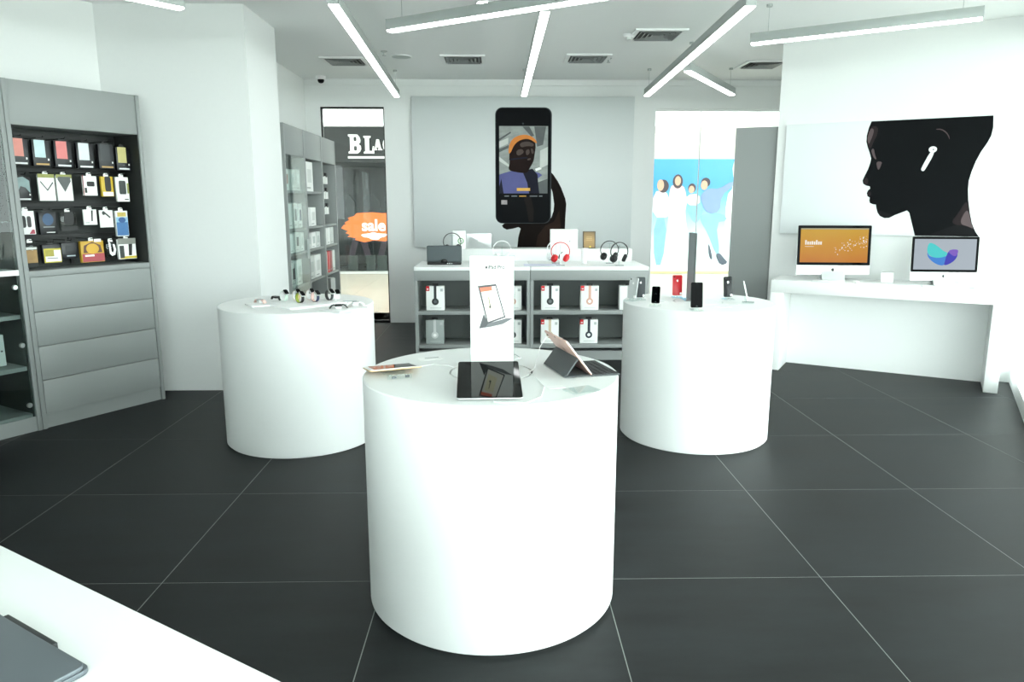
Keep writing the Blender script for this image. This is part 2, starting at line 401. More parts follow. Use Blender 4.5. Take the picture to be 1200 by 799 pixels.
MB().box(-.17, .95, -.04, 0, 2.44, 2.485).build('fascia_rule', LT, sh)
brush = [(-.39, .98), (-.33, 1.05), (-.28, 1.06), (-.31, 1.1), (-.2, 1.16), (-.24, 1.2), (-.1, 1.24), (-.05, 1.3), (.1, 1.31), (.3, 1.32), (.5, 1.3), (.72, 1.31), (.95, 1.27), (1.05, 1.2), (.98, 1.15), (1.1, 1.08), (1.0, 1.0), (1.06, .93), (.9, .88), (.92, .8), (.7, .76), (.55, .7), (.3, .72), (.1, .68), (-.1, .73), (-.08, .77), (-.26, .8), (-.2, .84), (-.3, .88), (-.24, .92)]
st = MB().prism(brush, .018, .022).build('sale_sticker', orange, sh)
text_obj('sale_lettering', 'sale', .34, LT, st, (.31, .017, .93), .001, .010)
MB().prism(smooth_poly([(.02, .85), (.2, .87), (.3, .9), (.4, .87), (.62, .86), (.55, .8), (.45, .78), (.4, .73), (.25, .74), (.2, .78), (.08, .79)], 1), .016, .018).build('sticker_smear', LT, st)
# dim displays inside that shop
mauve = mat('mauve_cloth', '5b4653', 0.8, var=0.3, scale=4)
for k, x in enumerate((-.3, .1, .35, .75)):
    r_ = thing('slanted_board', 'dim mauve slanted display board inside the dark shop', 'panel', (-3.0 + x, 16.5, 0.03), 0, 'mauve boards in the dark shop')
    s_ = -1 if k % 2 else 1
    MB().prism([(-.05 * s_, .32), (.08 * s_, .32), (.2 * s_, .72), (.06 * s_, .72)], 0, .03).build('board', mauve, r_)
    MB().box(-.06, .14, -.03, .06, 0, .33).build('foot', dgrey, r_)
for k, x in enumerate((-.5, .05, .45)):
    g_ = thing('garment_rail', 'dark hanging clothes rail at the back of the dark shop', 'clothes rail', (-3.0 + x, 17.3 + .1 * k, .03), 0, 'clothes rails in the dark shop')
    MB().box(-.012, .012, -.012, .012, 0, 1.75).build('post', blackm, g_)
    MB().box(-.2, .2, -.15, .15, 0, .02).build('base', blackm, g_)
    MB().prism([(-.2, .75), (.22, .7), (.2, 1.5), (.06, 1.68), (-.06, 1.68), (-.2, 1.5)], -.05, .05).build('garment', mat('dark_cloth', '262a2d', 0.9, var=.4, scale=3), g_, bevel=.02)

# neutral wall between the two shops
struct(MB().box(-.35, 2.9, 15.98, 16.2, 0, 3.09).build('wall_corridor', wallm), 'white corridor wall between the shops')
# hoarding opposite on the right: pale header, blue poster of a family
ho = thing('advertising_hoarding', 'bright hoarding with a blue poster of four people', 'billboard', (4.6, 16.0, 0))
MB().box(-1.7, 2.6, 0.0, .12, 2.46, 3.09).build('header_panel', mat('cream_panel', 'e6e4da', 0.6), ho)
MB().box(-1.7, 2.6, 0.0, .12, 0.05, 2.46).build('board', mat('hoarding_white', 'eff4f6', 0.6), ho)
MB().box(-1.7, 2.6, -.03, .12, 0.0, 0.05).build('yellow_skirting', mat('yellow_strip', 'd8d19a', 0.6), ho)
def hp(pts): return [(x - 4.6, z) for x, z in pts]
printed('blue_print', hp([(2.95, .12), (2.95, 2.44), (5.2, 2.44), (6.2, 2.44), (6.2, .12)]), grad_mat('blue_sky_print', [(0, 'e6f4f8'), (.22, 'd3edf4'), (.5, '8fc9e6'), (.75, '3f9ad2'), (1, '4ba3d8')], 'Z', .1, 2.44), ho, 1, 0, .003)
cloud = mat('cloud_print', 'f3f7f8', 0.6, var=.02); skin = mat('skin_print', 'd9ab93', .6); dark = mat('hair_print', '4a4046', .6, var=.2)
pink = mat('pink_print', 'dcb9bf', .6, var=.06); shirtw = mat('shirt_print', 'e4d3d6', .6, var=.04); jean = mat('denim_print', '84b3d0', .6, var=.12); lav = mat('lavender_print', '7f97c6', .6, var=.1); shoe = mat('shoe_print', '4d5664', .6, var=.1)
def P(name, pts, m, layer): printed(name, hp(smooth_poly(pts, 1)), m, ho, layer, 0, .003)
P('white_building_print', [(5.0, 2.37), (5.17, 2.43), (6.2, 2.44), (6.2, .3), (4.93, .7), (4.91, 1.65), (5.07, 1.87)], cloud, 2)
P('dress_print', [(3.7, 1.87), (3.78, 1.9), (3.94, 1.89), (4.01, 1.83), (4.07, 1.55), (4.03, 1.29), (4.14, .72), (3.66, .7), (3.68, 1.29), (3.67, 1.65)], pink, 2)
P('long_hair_print', ell(3.85, 1.97, .11, .15, 16), dark, 3); P('face_print', ell(3.85, 1.98, .065, .1, 16), skin, 4)
P('jeans_print', [(3.36, 1.2), (3.66, 1.2), (3.59, .18), (3.4, .18)], jean, 2)
P('white_shirt_print', [(3.33, 1.76), (3.6, 1.78), (3.7, 1.55), (3.74, 1.22), (3.33, 1.2)], shirtw, 3)
P('long_hair_print', ell(3.54, 1.87, .12, .14, 16), dark, 4); P('face_print', ell(3.48, 1.89, .075, .12, 16), skin, 5)
P('child_jeans_print', [(4.03, 1.47), (4.43, 1.47), (4.42, 1.33), (4.33, 1.11), (4.23, 1.09), (4.11, 1.29)], jean, 3)
P('child_shirt_print', [(4.05, 1.69), (4.33, 1.71), (4.35, 1.47), (4.06, 1.47)], shirtw, 4)
P('child_hair_print', ell(4.16, 1.83, .085, .1, 14), dark, 4); P('child_face_print', ell(4.15, 1.8, .06, .08, 14), skin, 5)
P('trousers_print', [(4.36, 1.25), (4.53, 1.29), (4.88, 1.29), (4.97, 1.14), (4.71, 1.1), (4.84, .45), (4.75, .4), (4.53, .91), (4.39, 1.11)], jean, 5)
P('blue_shirt_print', [(4.35, 1.65), (4.4, 1.74), (4.52, 1.83), (4.74, 1.81), (5.03, 1.99), (5.07, 1.88), (4.8, 1.68), (4.79, 1.32), (4.51, 1.28), (4.39, 1.51)], lav, 6)
P('short_hair_print', ell(4.45, 1.95, .1, .1, 14), dark, 6); P('face_print', ell(4.42, 1.89, .075, .1, 14), skin, 7)
P('shoe_print', [(4.56, .67), (4.62, .56), (4.69, .27), (4.6, .35)], shoe, 6); P('shoe_print', [(4.73, .41), (4.83, .45), (4.93, .33), (5.03, .23), (4.86, .16)], shoe, 6)

# ================================================================== CEILING FITTINGS
def lamp(x0, y0, x1, y1, label, z=2.72):
    d = Vector((x1 - x0, y1 - y0)); L_ = d.length
    t = thing('pendant_light', label, 'pendant light', ((x0 + x1) / 2, (y0 + y1) / 2, z), math.atan2(d.y, d.x), 'linear pendant lights')
    h = L_ / 2
    MB().box(-h, h, -.032, .032, .012, .082).build('housing', lampbody, t, bevel=.002)
    for s_ in (-1, 1): MB().box(s_ * h - .003, s_ * h + .003, -.033, .033, .006, .083).build('end_cap', lampbody, t)
    MB().box(-h + .004, h - .004, -.029, .029, 0, .012).build('diffuser', tubem, t)
    for s_ in (-1, 1):
        MB().tube([(s_ * (h - .12), 0, .082), (s_ * (h - .12), 0, H - z)], .0018, 6).build('cable', metal, t)
        MB().lathe([(.022, H - z - .018), (.022, H - z)], 16, 'z', (s_ * (h - .12), 0, 0)).build('ceiling_cup', lampbody, t)
lamp(-1.012, 4.82, -1.167, 8.846, 'long linear pendant light hanging nearest the white pier')
lamp(-.774, 5.555, 1.26, 4.26, 'linear pendant light slanting across above the front round table')
lamp(.304, 4.985, .298, 8.75, 'long linear pendant light pointing straight at the phone poster')
lamp(1.57, 4.816, 1.703, 8.725, 'long linear pendant light running above the phone table towards the wide window')
lamp(1.753, 7.107, 2.66, 8.64, 'short linear pendant light slanting off beside the wide window')
lamp(1.956, 5.94, 3.218, 5.11, 'short linear pendant light parallel to the portrait poster wall')
lamp(-3.9, 2.74, -1.987, 4.96, 'linear pendant light parallel to the tall grey cabinets')

vb = MB().box(-.2, .2, -.2, .2, -.006, 0).mesh('backing'); vb.materials.append(blackm)
vf = MB()
for (a, b, c, d) in ((-.23, .23, -.23, -.19), (-.23, .23, .19, .23), (-.23, -.19, -.19, .19), (.19, .23, -.19, .19)): vf.box(a, b, c, d, -.016, 0)
vfm = vf.mesh('frame'); vfm.materials.append(satin)
lvm = []
for r in (.175, .135, .095, .055):
    b = MB(); o_, i_ = r, r - .026
    vs = [(-o_, -o_, -.022), (o_, -o_, -.022), (o_, o_, -.022), (-o_, o_, -.022), (-i_, -i_, -.004), (i_, -i_, -.004), (i_, i_, -.004), (-i_, i_, -.004)]
    vs2 = [(x, y, z + .003) for x, y, z in vs]
    fs = [(k, (k + 1) % 4, 4 + (k + 1) % 4, 4 + k) for k in range(4)]
    b.add(vs + vs2, fs + [tuple(q + 8 for q in f[::-1]) for f in fs] + [(k, k + 8, (k + 1) % 4 + 8, (k + 1) % 4) for k in range(4)])
    me = b.mesh('louvre'); me.materials.append(grey); lvm.append(me)
for (x, y), l in zip([(-1.61, 8.18), (-.36, 8.06), (.926, 7.99), (1.417, 6.89), (2.858, 8.29)],
                     ['square ceiling air vent near the narrow black framed window', 'square ceiling air vent above the left half of the phone poster', 'square ceiling air vent above the right half of the phone poster', 'square ceiling air vent beside the round smoke detector', 'square ceiling air vent beside the slanted poster wall']):
    v = thing('air_vent', l, 'air vent', (x, y, H), 0, 'ceiling air vents')
    part('backing', vb, None, v); part('frame', vfm, None, v)
    for me in lvm: part('louvre', me, None, v)
t = thing('smoke_detector', 'small round white smoke detector on the ceiling', 'smoke detector', (1.167, 6.89, H))
MB().lathe([(.05, 0), (.05, -.015), (.04, -.03), (0, -.03)], 24).build('base', whitep, t, smooth=True); MB().lathe([(.025, -.03), (.02, -.045), (0, -.045)], 24).build('sensor', offw, t, smooth=True)
for (x, y, l) in ((-1.127, 7.68, 'small ceiling sprinkler beside the round ceiling speaker'), (1.15, 8.0, 'small ceiling sprinkler between two air vents')):
    t = thing('sprinkler', l, 'sprinkler', (x, y, H), 0, 'ceiling sprinklers')
    MB().lathe([(.035, 0), (.03, -.008), (0, -.008)], 20).build('rose', metal, t); MB().lathe([(.008, -.008), (.008, -.035), (.02, -.04), (.02, -.044), (0, -.044)], 16).build('head', metal, t)
t = thing('ceiling_speaker', 'flush round ceiling speaker grille in pale grey', 'speaker', (-.99, 7.94, H))
MB().lathe([(.1, 0), (.1, -.006), (.09, -.008), (0, -.008)], 32).build('grille', mat('speaker_grille', 'b4bab8', .7, var=.1, scale=200), t)
MB().lathe([(.11, 0), (.11, -.008), (.1, -.01), (.1, 0)], 32).build('rim', satin, t)
t = thing('downlight', 'small round recessed downlight glowing white', 'light', (-.109, 5.841, H))
MB().lathe([(.06, 0), (.06, -.008), (.045, -.01), (.045, 0)], 28).build('rim', satin, t); MB().lathe([(.044, -.004), (0, -.004)], 28).build('lens', tubem, t)
t = thing('security_camera', 'small white dome security camera in the ceiling corner', 'camera', (-2.1, 9.15, H))
MB().lathe([(.06, 0), (.06, -.03), (.05, -.04), (0, -.04)], 24).build('mount', whitep, t, smooth=True)
MB().lathe([(.04, -.04), (.038, -.06), (.025, -.078), (0, -.085)], 20).build('dome', black, t, smooth=True)

# ================================================================== POSTERS
# --- phone poster on the back wall
po = thing('wall_poster', 'large pale grey poster of a hand holding a black phone', 'poster', (.308, YB - .045, .97))
pgrey = grad_mat('poster_grey', [(0, 'd2d7d7'), (.5, 'd9dddd'), (1, 'c9cece')], 'Z', 0, 1.83, .7)
MB().box(-1.368, 1.368, 0, .04, 0, 1.83).build('canvas', pgrey, po, bevel=.004)
KX, KZ = 0.002427, 0.002408
def q1(pts): return [((570 + x / 4.318 - 612.5) * .01048, (289.3 - (115 + y / 4.318)) * .0104) for x, y in pts]
handm = mat('hand_print', '17110f', .6, 0, 0.06, var=.35, scale=3); handl = mat('hand_print_light', '2c201b', .6, 0, 0.06, var=.3, scale=3)
printed('hand_print', q1([(322, 362), (338, 378), (362, 412), (380, 445), (402, 500), (408, 530), (404, 600), (400, 752), (155, 752), (160, 700), (172, 655), (160, 648), (135, 655), (100, 661), (82, 652), (75, 640), (85, 630), (120, 624), (300, 615), (330, 600), (342, 565), (345, 530), (336, 470), (326, 440)]), handm, po, 1)
printed('wrist_print', q1([(250, 752), (262, 690), (300, 640), (345, 620), (372, 560), (380, 640), (372, 752)]), handl, po, 2)
def rrp(x0, y0, x1, y1, r): return [( (x), (y)) for x, y in rr(x1 - x0, y1 - y0, r, 6, (x0 + x1) / 2, (y0 + y1) / 2)]
printed('phone_edge_print', q1(rrp(42, 46, 329, 629, 36)), mat('phone_rim_print', '3a3e42', .5, 0, 0.06), po, 3)
printed('phone_print', q1(rrp(46, 50, 323, 626, 34)), mat('phone_black_print', '0b0d10', .5, 0, 0.06, var=.2), po, 4)
printed('phone_arm_print', q1([(185, 490), (225, 490), (240, 560), (238, 620), (215, 622), (200, 540)]), mat('phone_reflect_print', '1d1817', .5, 0, 0.06, var=.2), po, 5)
printed('screen_print', q1(rect(62, 310, 475, 138)), mat('screen_grey_print', '8c918e', .5, var=.55, scale=7, stretch=(1, 1, 2.2)), po, 5)
sd = mat('screen_dark_print', '4c5152', .5, var=.4, scale=8); sl = mat('screen_light_print', 'c2c5c1', .5, var=.15, scale=8)
for pl, m_ in (([(62, 200), (120, 165), (122, 172), (62, 212)], sd), ([(62, 252), (110, 232), (110, 246), (62, 268)], sd), ([(180, 140), (215, 140), (240, 185), (225, 190)], sd), ([(240, 140), (300, 140), (285, 230), (255, 240)], sd),
               ([(62, 290), (112, 330), (112, 342), (62, 312)], sl), ([(270, 260), (310, 240), (310, 330), (270, 350)], sl), ([(62, 215), (108, 196), (108, 225), (62, 245)], sl), ([(256, 420), (310, 400), (310, 475), (268, 475)], sd), ([(245, 350), (276, 340), (278, 352), (250, 362)], card)):
    printed('screen_blur_print', q1(pl), m_, po, 6)
jk = mat('jacket_print', '4d4f87', .6, var=.25, scale=6); jkd = mat('jacket_dark_print', '23232f', .6, 0, 0.06, var=.2, scale=6)
printed('jacket_print', q1([(62, 380), (85, 372), (120, 362), (170, 358), (235, 362), (268, 372), (282, 382), (258, 400), (262, 475), (62, 475)]), jk, po, 7)
printed('jacket_shadow_print', q1([(180, 362), (232, 350), (258, 380), (262, 430), (268, 475), (215, 475), (205, 420)]), jkd, po, 8)
printed('jacket_shadow_print', q1([(62, 440), (72, 400), (84, 475), (62, 475)]), jkd, po, 8)
skd = mat('skin_dark_print', '241a18', .6, 0, 0.06, var=.3, scale=7); skl = mat('skin_mid_print', '402f29', .6, var=.25, scale=9)
printed('head_print', q1(smooth_poly([(112, 285), (120, 240), (160, 205), (220, 195), (244, 208), (248, 240), (245, 262), (240, 300), (236, 315), (225, 335), (215, 352), (205, 370), (175, 372), (120, 362), (108, 350), (116, 320)], 1)), skd, po, 9)
for pl in ([(165, 222), (205, 212), (238, 224), (236, 240), (205, 236), (172, 245)], [(196, 258), (215, 250), (218, 275), (200, 285)], [(222, 250), (232, 248), (240, 272), (228, 278)], [(205, 300), (222, 296), (224, 304), (206, 310)], [(150, 258), (178, 250), (190, 268), (165, 285), (150, 280)]):
    printed('face_light_print', q1(smooth_poly(pl, 1)), skl, po, 10)
printed('beanie_print', q1(smooth_poly([(108, 275), (112, 230), (130, 200), (165, 182), (205, 180), (238, 195), (254, 215), (252, 226), (225, 205), (195, 200), (160, 210), (135, 235), (120, 272)], 2)), mat('beanie_print', 'd07a24', .6, var=.2, scale=12), po, 11)
printed('scarf_print', q1([(112, 300), (205, 290), (207, 298), (114, 308)]), jkd, po, 11)
printed('yellow_tag_print', q1(rect(152, 220, 462, 447)), mat('yellow_tag', 'dba63c', .5), po, 9)
for a, b in ((88, 112), (124, 154), (164, 200), (218, 258), (266, 284)):
    printed('menu_mark_print', q1(rect(a, b, 491, 486)), mat('menu_mark', '6d7276', .5) if a != 164 else MATS['yellow_tag'], po, 5)
printed('thumbnail_print', q1(rect(72, 102, 531, 509)), mat('thumbnail', 'a29a9b', .5, var=.5, scale=30), po, 5)
printed('lens_print', q1(ell(183, 126, 5, 5, 12)), mat('phone_rim_print', '3a3e42'), po, 5)

# --- portrait poster on the slanted wall
pp = thing('wall_poster', 'pale poster of a dark profile head wearing a white earbud', 'poster', (PWX + .012 * nx, PWY + .012 * ny, 0), -A31)
MB().box(-.04, 1.775, -.018, .012, 1.238, 2.24).build('canvas', mat('poster_white', 'e3e8e9', .65, var=.02, scale=1.5), pp, bevel=.003)
SIL = [(0.678, 2.236), (0.661, 2.184), (0.649, 2.116), (0.65, 2.062), (0.664, 2.016), (0.686, 1.961), (0.701, 1.914), (0.697, 1.876), (0.683, 1.822), (0.659, 1.761), (0.646, 1.722), (0.654, 1.694), (0.68, 1.678), (0.71, 1.671), (0.714, 1.651), (0.698, 1.635), (0.69, 1.612), (0.698, 1.584), (0.718, 1.572), (0.716, 1.549), (0.722, 1.525), (0.747, 1.513), (0.773, 1.51), (0.779, 1.478), (0.791, 1.439), (0.814, 1.408), (0.852, 1.39), (0.89, 1.393), (0.93, 1.417), (1.024, 1.459), (1.044, 1.441), (1.077, 1.333), (1.105, 1.2405), (1.587, 1.2405), (1.554, 1.288), (1.524, 1.355), (1.5, 1.444), (1.479, 1.548), (1.468, 1.637), (1.467, 1.71), (1.479, 1.783), (1.502, 1.87), (1.532, 1.949), (1.569, 2.019), (1.59, 2.075), (1.597, 2.139), (1.589, 2.236)]
F2 = -.018
d0 = mat('profile_black_print', '0f1113', .6, 0, 0.06, var=.15); d1 = mat('profile_brown_print', '2b2426', .6, 0, 0.06, var=.15, scale=14); d2 = mat('profile_light_print', '5d5052', .6, 0, 0.06, var=.15, scale=14); d3 = mat('profile_mid_print', '1a1a1c', .6, 0, 0.06, var=.15)
printed('head_print', SIL, d0, pp, 1, F2)
def p2(name, pts, m, l, it=2): printed(name, smooth_poly(pts, it), m, pp, l, F2)
p2('forehead_print', [(0.655, 2.077), (0.663, 2.153), (0.685, 2.198), (0.735, 2.19), (0.735, 2.12), (0.711, 2.065), (0.692, 2.0), (0.671, 2.02)], d1, 2)
p2('forehead_light_print', [(0.655, 2.08), (0.664, 2.145), (0.681, 2.18), (0.705, 2.164), (0.698, 2.114), (0.68, 2.061), (0.673, 2.038)], d2, 3)
p2('brow_print', [(0.695, 1.991), (0.715, 2.006), (0.729, 1.944), (0.748, 1.905), (0.729, 1.909), (0.705, 1.953)], d2, 2)
p2('eyelid_print', [(0.742, 1.887), (0.792, 1.886), (0.787, 1.858), (0.771, 1.81), (0.758, 1.828)], d2, 2)
p2('nose_print', [(0.653, 1.714), (0.674, 1.76), (0.698, 1.721), (0.687, 1.684), (0.66, 1.693)], d1, 2)
p2('lip_print', [(0.693, 1.612), (0.713, 1.63), (0.73, 1.604), (0.718, 1.583), (0.701, 1.587)], d1, 2)
p2('chin_print', [(0.79, 1.44), (0.82, 1.46), (0.87, 1.43), (0.92, 1.425), (0.88, 1.395), (0.84, 1.395)], d3, 2)
p2('neck_print', [(1.36, 1.346), (1.42, 1.444), (1.452, 1.526), (1.478, 1.533), (1.498, 1.437), (1.522, 1.355), (1.552, 1.293), (1.499, 1.325)], d1, 2)
p2('neck_light_print', [(1.43, 1.35), (1.466, 1.459), (1.49, 1.459), (1.516, 1.362), (1.545, 1.303), (1.505, 1.326)], d2, 3)
p2('shoulder_print', [(1.115, 1.241), (1.202, 1.243), (1.33, 1.307), (1.406, 1.338), (1.472, 1.336), (1.539, 1.303), (1.58, 1.241)], d3, 4, 1)
p2('ear_print', [(1.185, 2.148), (1.224, 2.147), (1.262, 2.122), (1.287, 2.086), (1.293, 2.059), (1.289, 2.059), (1.28, 2.084), (1.257, 2.115), (1.222, 2.139), (1.185, 2.142)], d2, 2, 1)
bud = mat('earbud_print', 'e3e5e6', .5, var=.05); budd = mat('earbud_shade_print', '6a6e70', .5)
p2('earbud_stem_print', [(1.196, 1.955), (1.165, 1.975), (1.102, 1.822), (1.104, 1.803), (1.118, 1.795), (1.131, 1.803)], bud, 2)
printed('earbud_print', ell(1.176, 1.977, .031, .026, 24), bud, pp, 3, F2); printed('earbud_hole_print', ell(1.18, 1.976, .007, .007, 10), budd, pp, 4, F2)

# ================================================================== TALL GREY CABINETS ON THE LEFT
A59 = math.radians(59); cex, cey = math.cos(A59), math.sin(A59)
def cab_origin(k): return (-2.64 - ((k + 1) * .9 + k * .032) * cex, 5.67 - ((k + 1) * .9 + k * .032) * cey, 0)
ca = thing('display_cabinet', 'tall grey cabinet with accessory hooks above four wide drawers', 'cabinet', cab_origin(0), A59)
D = .475
bkm = mat('hook_panel', '2a2d2c', .65, var=.12, scale=4)
MB().box(-.03, 0, 0, D, 0, 2.3).build('side_panel', grey, ca, bevel=.002); MB().box(.87, .898, 0, D, 0, 2.3).build('side_panel', grey, ca, bevel=.002)
MB().box(0, .87, .01, D, 2.02, 2.3).build('header', grey, ca, bevel=.002)
MB().box(0, .87, .005, D, 1.04, 1.08).build('ledge', grey, ca, bevel=.002)
MB().box(0, .87, .02, D, 0, .1).build('plinth', grey, ca)
MB().box(0, .87, .30, .32, 1.08, 2.02).build('hook_panel', bkm, ca)
MB().box(0, .005, .012, .30, 1.08, 2.02).build('niche_lining', bkm, ca); MB().box(.865, .87, .012, .30, 1.08, 2.02).build('niche_lining', bkm, ca)
MB().box(0, .87, .06, D, .1, 1.04).build('carcass', greyin, ca)
for k in range(4):
    z = .104 + k * .2345
    MB().box(.004, .866, .004, .06, z, z + .2305).build('drawer', grey, ca, bevel=.0015)
RZ = (1.985, 1.752, 1.512, 1.292)
for z in RZ: MB().box(.008, .86, .285, .30, z - .01, z + .012).build('rail', blackm, ca)
MB().box(.44, .46, .285, .30, 1.09, 1.28).build('rail', blackm, ca)
PK = [(0.045, 0.157, 1.771, 1.962), (0.185, 0.302, 1.77, 1.96), (0.332, 0.455, 1.766, 1.962), (0.49, 0.614, 1.765, 1.959), (0.652, 0.769, 1.769, 1.961), (0.787, 0.9, 1.761, 1.948), (0.049, 0.15, 1.538, 1.715), (0.197, 0.31, 1.54, 1.732), (0.322, 0.433, 1.54, 1.732), (0.511, 0.614, 1.577, 1.734), (0.648, 0.742, 1.572, 1.734), (0.764, 0.864, 1.535, 1.733), (0.039, 0.144, 1.318, 1.493), (0.176, 0.292, 1.313, 1.483), (0.323, 0.439, 1.336, 1.482), (0.489, 0.591, 1.371, 1.499), (0.611, 0.716, 1.35, 1.493), (0.734, 0.834, 1.28, 1.488), (0.051, 0.146, 1.1, 1.283), (0.175, 0.298, 1.116, 1.265), (0.306, 0.416, 1.14, 1.272), (0.443, 0.618, 1.105, 1.276), (0.634, 0.723, 1.132, 1.264), (0.733, 0.879, 1.111, 1.278)]
hk = MB().tube([(0, .295, 0), (0, .07, 0), (0, .062, .012)], .0028, 6).mesh('hook'); hk.materials.append(blackm)
c = lambda h, **k: mat('print_' + h, h, .45, **k)
boxdark = mat('package_black', '0e1016', .35, var=.2)
clearp = glass_mat('clear_blister', (.85, .88, .87), .05)
ROWN = ['top', 'second', 'third', 'bottom']
def package(i, label, body, shapes, thick=.03, tab=True, bodyname='box'):
    x0, x1, z0, z1 = PK[i]
    x0 = .02 + (x0 - .036) * .965; x1 = .02 + (x1 - .036) * .965
    w = x1 - x0; h = z1 - z0; xc = (x0 + x1) / 2
    o = cab_origin(0); yl = .10
    px = o[0] + xc * cex - yl * cey; py = o[1] + xc * cey + yl * cex
    lean = random.uniform(-.05, .05)
    t = thing('hanging_package', label, 'package', (px, py, z0), A59 + lean, 'accessory packages on hooks')
    MB().box(-w / 2, w / 2, 0, thick, 0, h - (.02 if tab else 0)).build(bodyname, body, t, bevel=.0015)
    if tab: MB().prism([(-.018, h - .021), (.018, h - .021), (.018, h - .004), (.012, h + .004), (-.012, h + .004), (-.018, h - .004)], thick * .45, thick * .45 + .001).build('hang_tab', blackm if body is boxdark else card, t)
    for k, (nm, poly, m_) in enumerate(shapes):
        pts = [(-w / 2 + a * w, b * h) for a, b in poly]
        MB().prism(pts, -.0009 - .0004 * k, .0003).build(nm, m_, t)
    part('hook', hk, None, ca, (xc, 0, z1 - .003))
W_ = rect(.12, .72, .3, .9); S_ = rect(.14, .88, .04, .1); B_ = rect(.82, .9, .2, .27)
def phonecase(i, label, win, strip): package(i, label, boxdark, [('window', W_, c(win, var=.12, scale=20)), ('strip', S_, c(strip)), ('print', B_, card)])
phonecase(0, 'black package with a salmon window beside the glass door cabinet', 'd9897c', 'd7dadb')
phonecase(1, 'black package with a pale blue window and gold strip', 'bcd2d6', 'b08d52')
phonecase(2, 'black package with a salmon window between pale blue and white ones', 'd97a78', 'd7dadb')
phonecase(3, 'black package with a white window and white strip', 'd5dcdf', 'd7dadb')
phonecase(4, 'black package with a dark window and gold strip', '25292d', 'b08d52')
phonecase(5, 'black package with a pale gold window at the row end', 'c2b878', 'd7dadb')
package(6, 'dark package with a grey teal wave picture', boxdark, [('picture', [(.1, .35), (.3, .55), (.6, .5), (.9, .3), (.9, .75), (.5, .9), (.1, .85)], c('7f9595', var=.3, scale=20)), ('strip', S_, c('d7dadb')), ('print', B_, card)])
oli = c('8d8f4a', var=.3, scale=20)
package(7, 'white card package with olive top and a thin dark V line', card, [('olive_band', rect(0, 1, .8, .93), oli), ('v_line', [(.1, .66), (.16, .68), (.52, .4), (.86, .66), (.92, .63), (.52, .34)], c('4a4f50'))], .015)
package(8, 'white card package with olive top and a dark diamond', card, [('olive_band', rect(0, 1, .8, .93), oli), ('diamond', [(.08, .75), (.5, .32), (.92, .7), (.9, .85), (.1, .85)], c('4e5152', var=.4, scale=25))], .015)
package(9, 'white card package with a black memory stick', card, [('device', rr(.55, .22, .06, 3, .55, .52), blackm), ('side_print', rect(.1, .25, .12, .35), blackm), ('edge', rect(0, .05, .0, .9), c('8f3340'))], .015)
package(10, 'yellow package holding a black car charger', c('c9a92c', var=.2, scale=20), [('device', rr(.5, .65, .1, 3, .55, .55), blackm), ('label', rect(.1, .95, .02, .2), card)], .02)
package(11, 'white package with a square dark window', card, [('window', rr(.55, .5, .08, 3, .5, .52), dgrey), ('olive_edge', rect(.85, 1, .3, .68), oli), ('print', rect(.6, .9, .06, .1), blackm)], .02)
package(12, 'white package with a black earpiece and a red corner', card, [('device', rr(.32, .45, .12, 3, .3, .48), blackm), ('device', rr(.25, .42, .08, 3, .65, .48), c('2a2428')), ('red_corner', [(.6, .02), (.95, .02), (.92, .18), (.78, .18)], c('a83349'))], .015)
package(13, 'black package with a glowing blue picture', boxdark, [('picture', ell(.5, .6, .32, .24, 16), c('23476c', var=.3)), ('print', rect(.2, .85, .28, .32), c('8b8f92')), ('print', rect(.35, .85, .07, .1), card)])
package(14, 'clear plastic package with a black adapter inside', clearp, [('device', rr(.6, .6, .1, 3, .5, .58), blackm), ('footer', rect(0, 1, 0, .2), blackm)], .03)
package(15, 'white card package with a slim black stylus', card, [('stylus', [(.55, .2), (.65, .2), (.72, .8), (.6, .8)], blackm), ('print', rect(.1, .4, .1, .14), c('9a9d9d'))], .012)
package(16, 'white card package with a small dark key shape', card, [('key_head', ell(.3, .72, .12, .1, 12), dgrey), ('key_shaft', [(.35, .7), (.42, .76), (.8, .52), (.74, .46)], dgrey)], .012)
package(17, 'tall blue and white package with yellow tips', c('dfe3e3'), [('blue_panel', rect(.03, .97, .03, .5), c('3b6ea3', var=.3, scale=12)), ('sky_panel', rect(.03, .97, .5, .68), c('86b4cf', var=.2)), ('blue_bowl', ell(.5, .58, .3, .1, 14), c('2a568c')), ('yellow_tips', rect(.15, .85, .7, .85), c('c2ab55', var=.4, scale=40))], .02)
package(18, 'clear bag with a brown gold label', clearp, [('label', rect(.1, .9, .15, .62), c('9c7a46', var=.35, scale=25)), ('print', rect(.1, .9, .64, .72), offw), ('print', rect(.2, .85, .06, .13), blackm)], .02)
package(19, 'black topped package with yellow and white label', boxdark, [('yellow_panel', rect(.05, 1, .03, .68), c('c6b72f', var=.15)), ('white_panel', rect(.12, .98, .08, .6), card), ('picture', rect(.12, .6, .32, .62), c('a3983a', var=.3, scale=30)), ('print', rect(.2, .8, .22, .25), dgrey)])
package(20, 'plain black package with a small white line', boxdark, [('print', rect(.3, .85, .12, .18), c('aab4bb')), ('picture', rr(.5, .3, .05, 2, .5, .55), c('1e2226'))])
package(21, 'wide yellow and red bag of cables', c('c49a2b', var=.2, scale=15), [('red_band', rect(.05, 1, .02, .36), c('a8434b', var=.15)), ('dark_arc', [(.1, .4), (.14, .7), (.5, .85), (.86, .7), (.92, .4)], c('5d3a2e')), ('yellow_disc', ell(.5, .56, .28, .22, 16), c('d2a433')), ('white_patch', rect(.6, .9, .84, .96), card), ('print', rect(.15, .55, .24, .31), card)], .025)
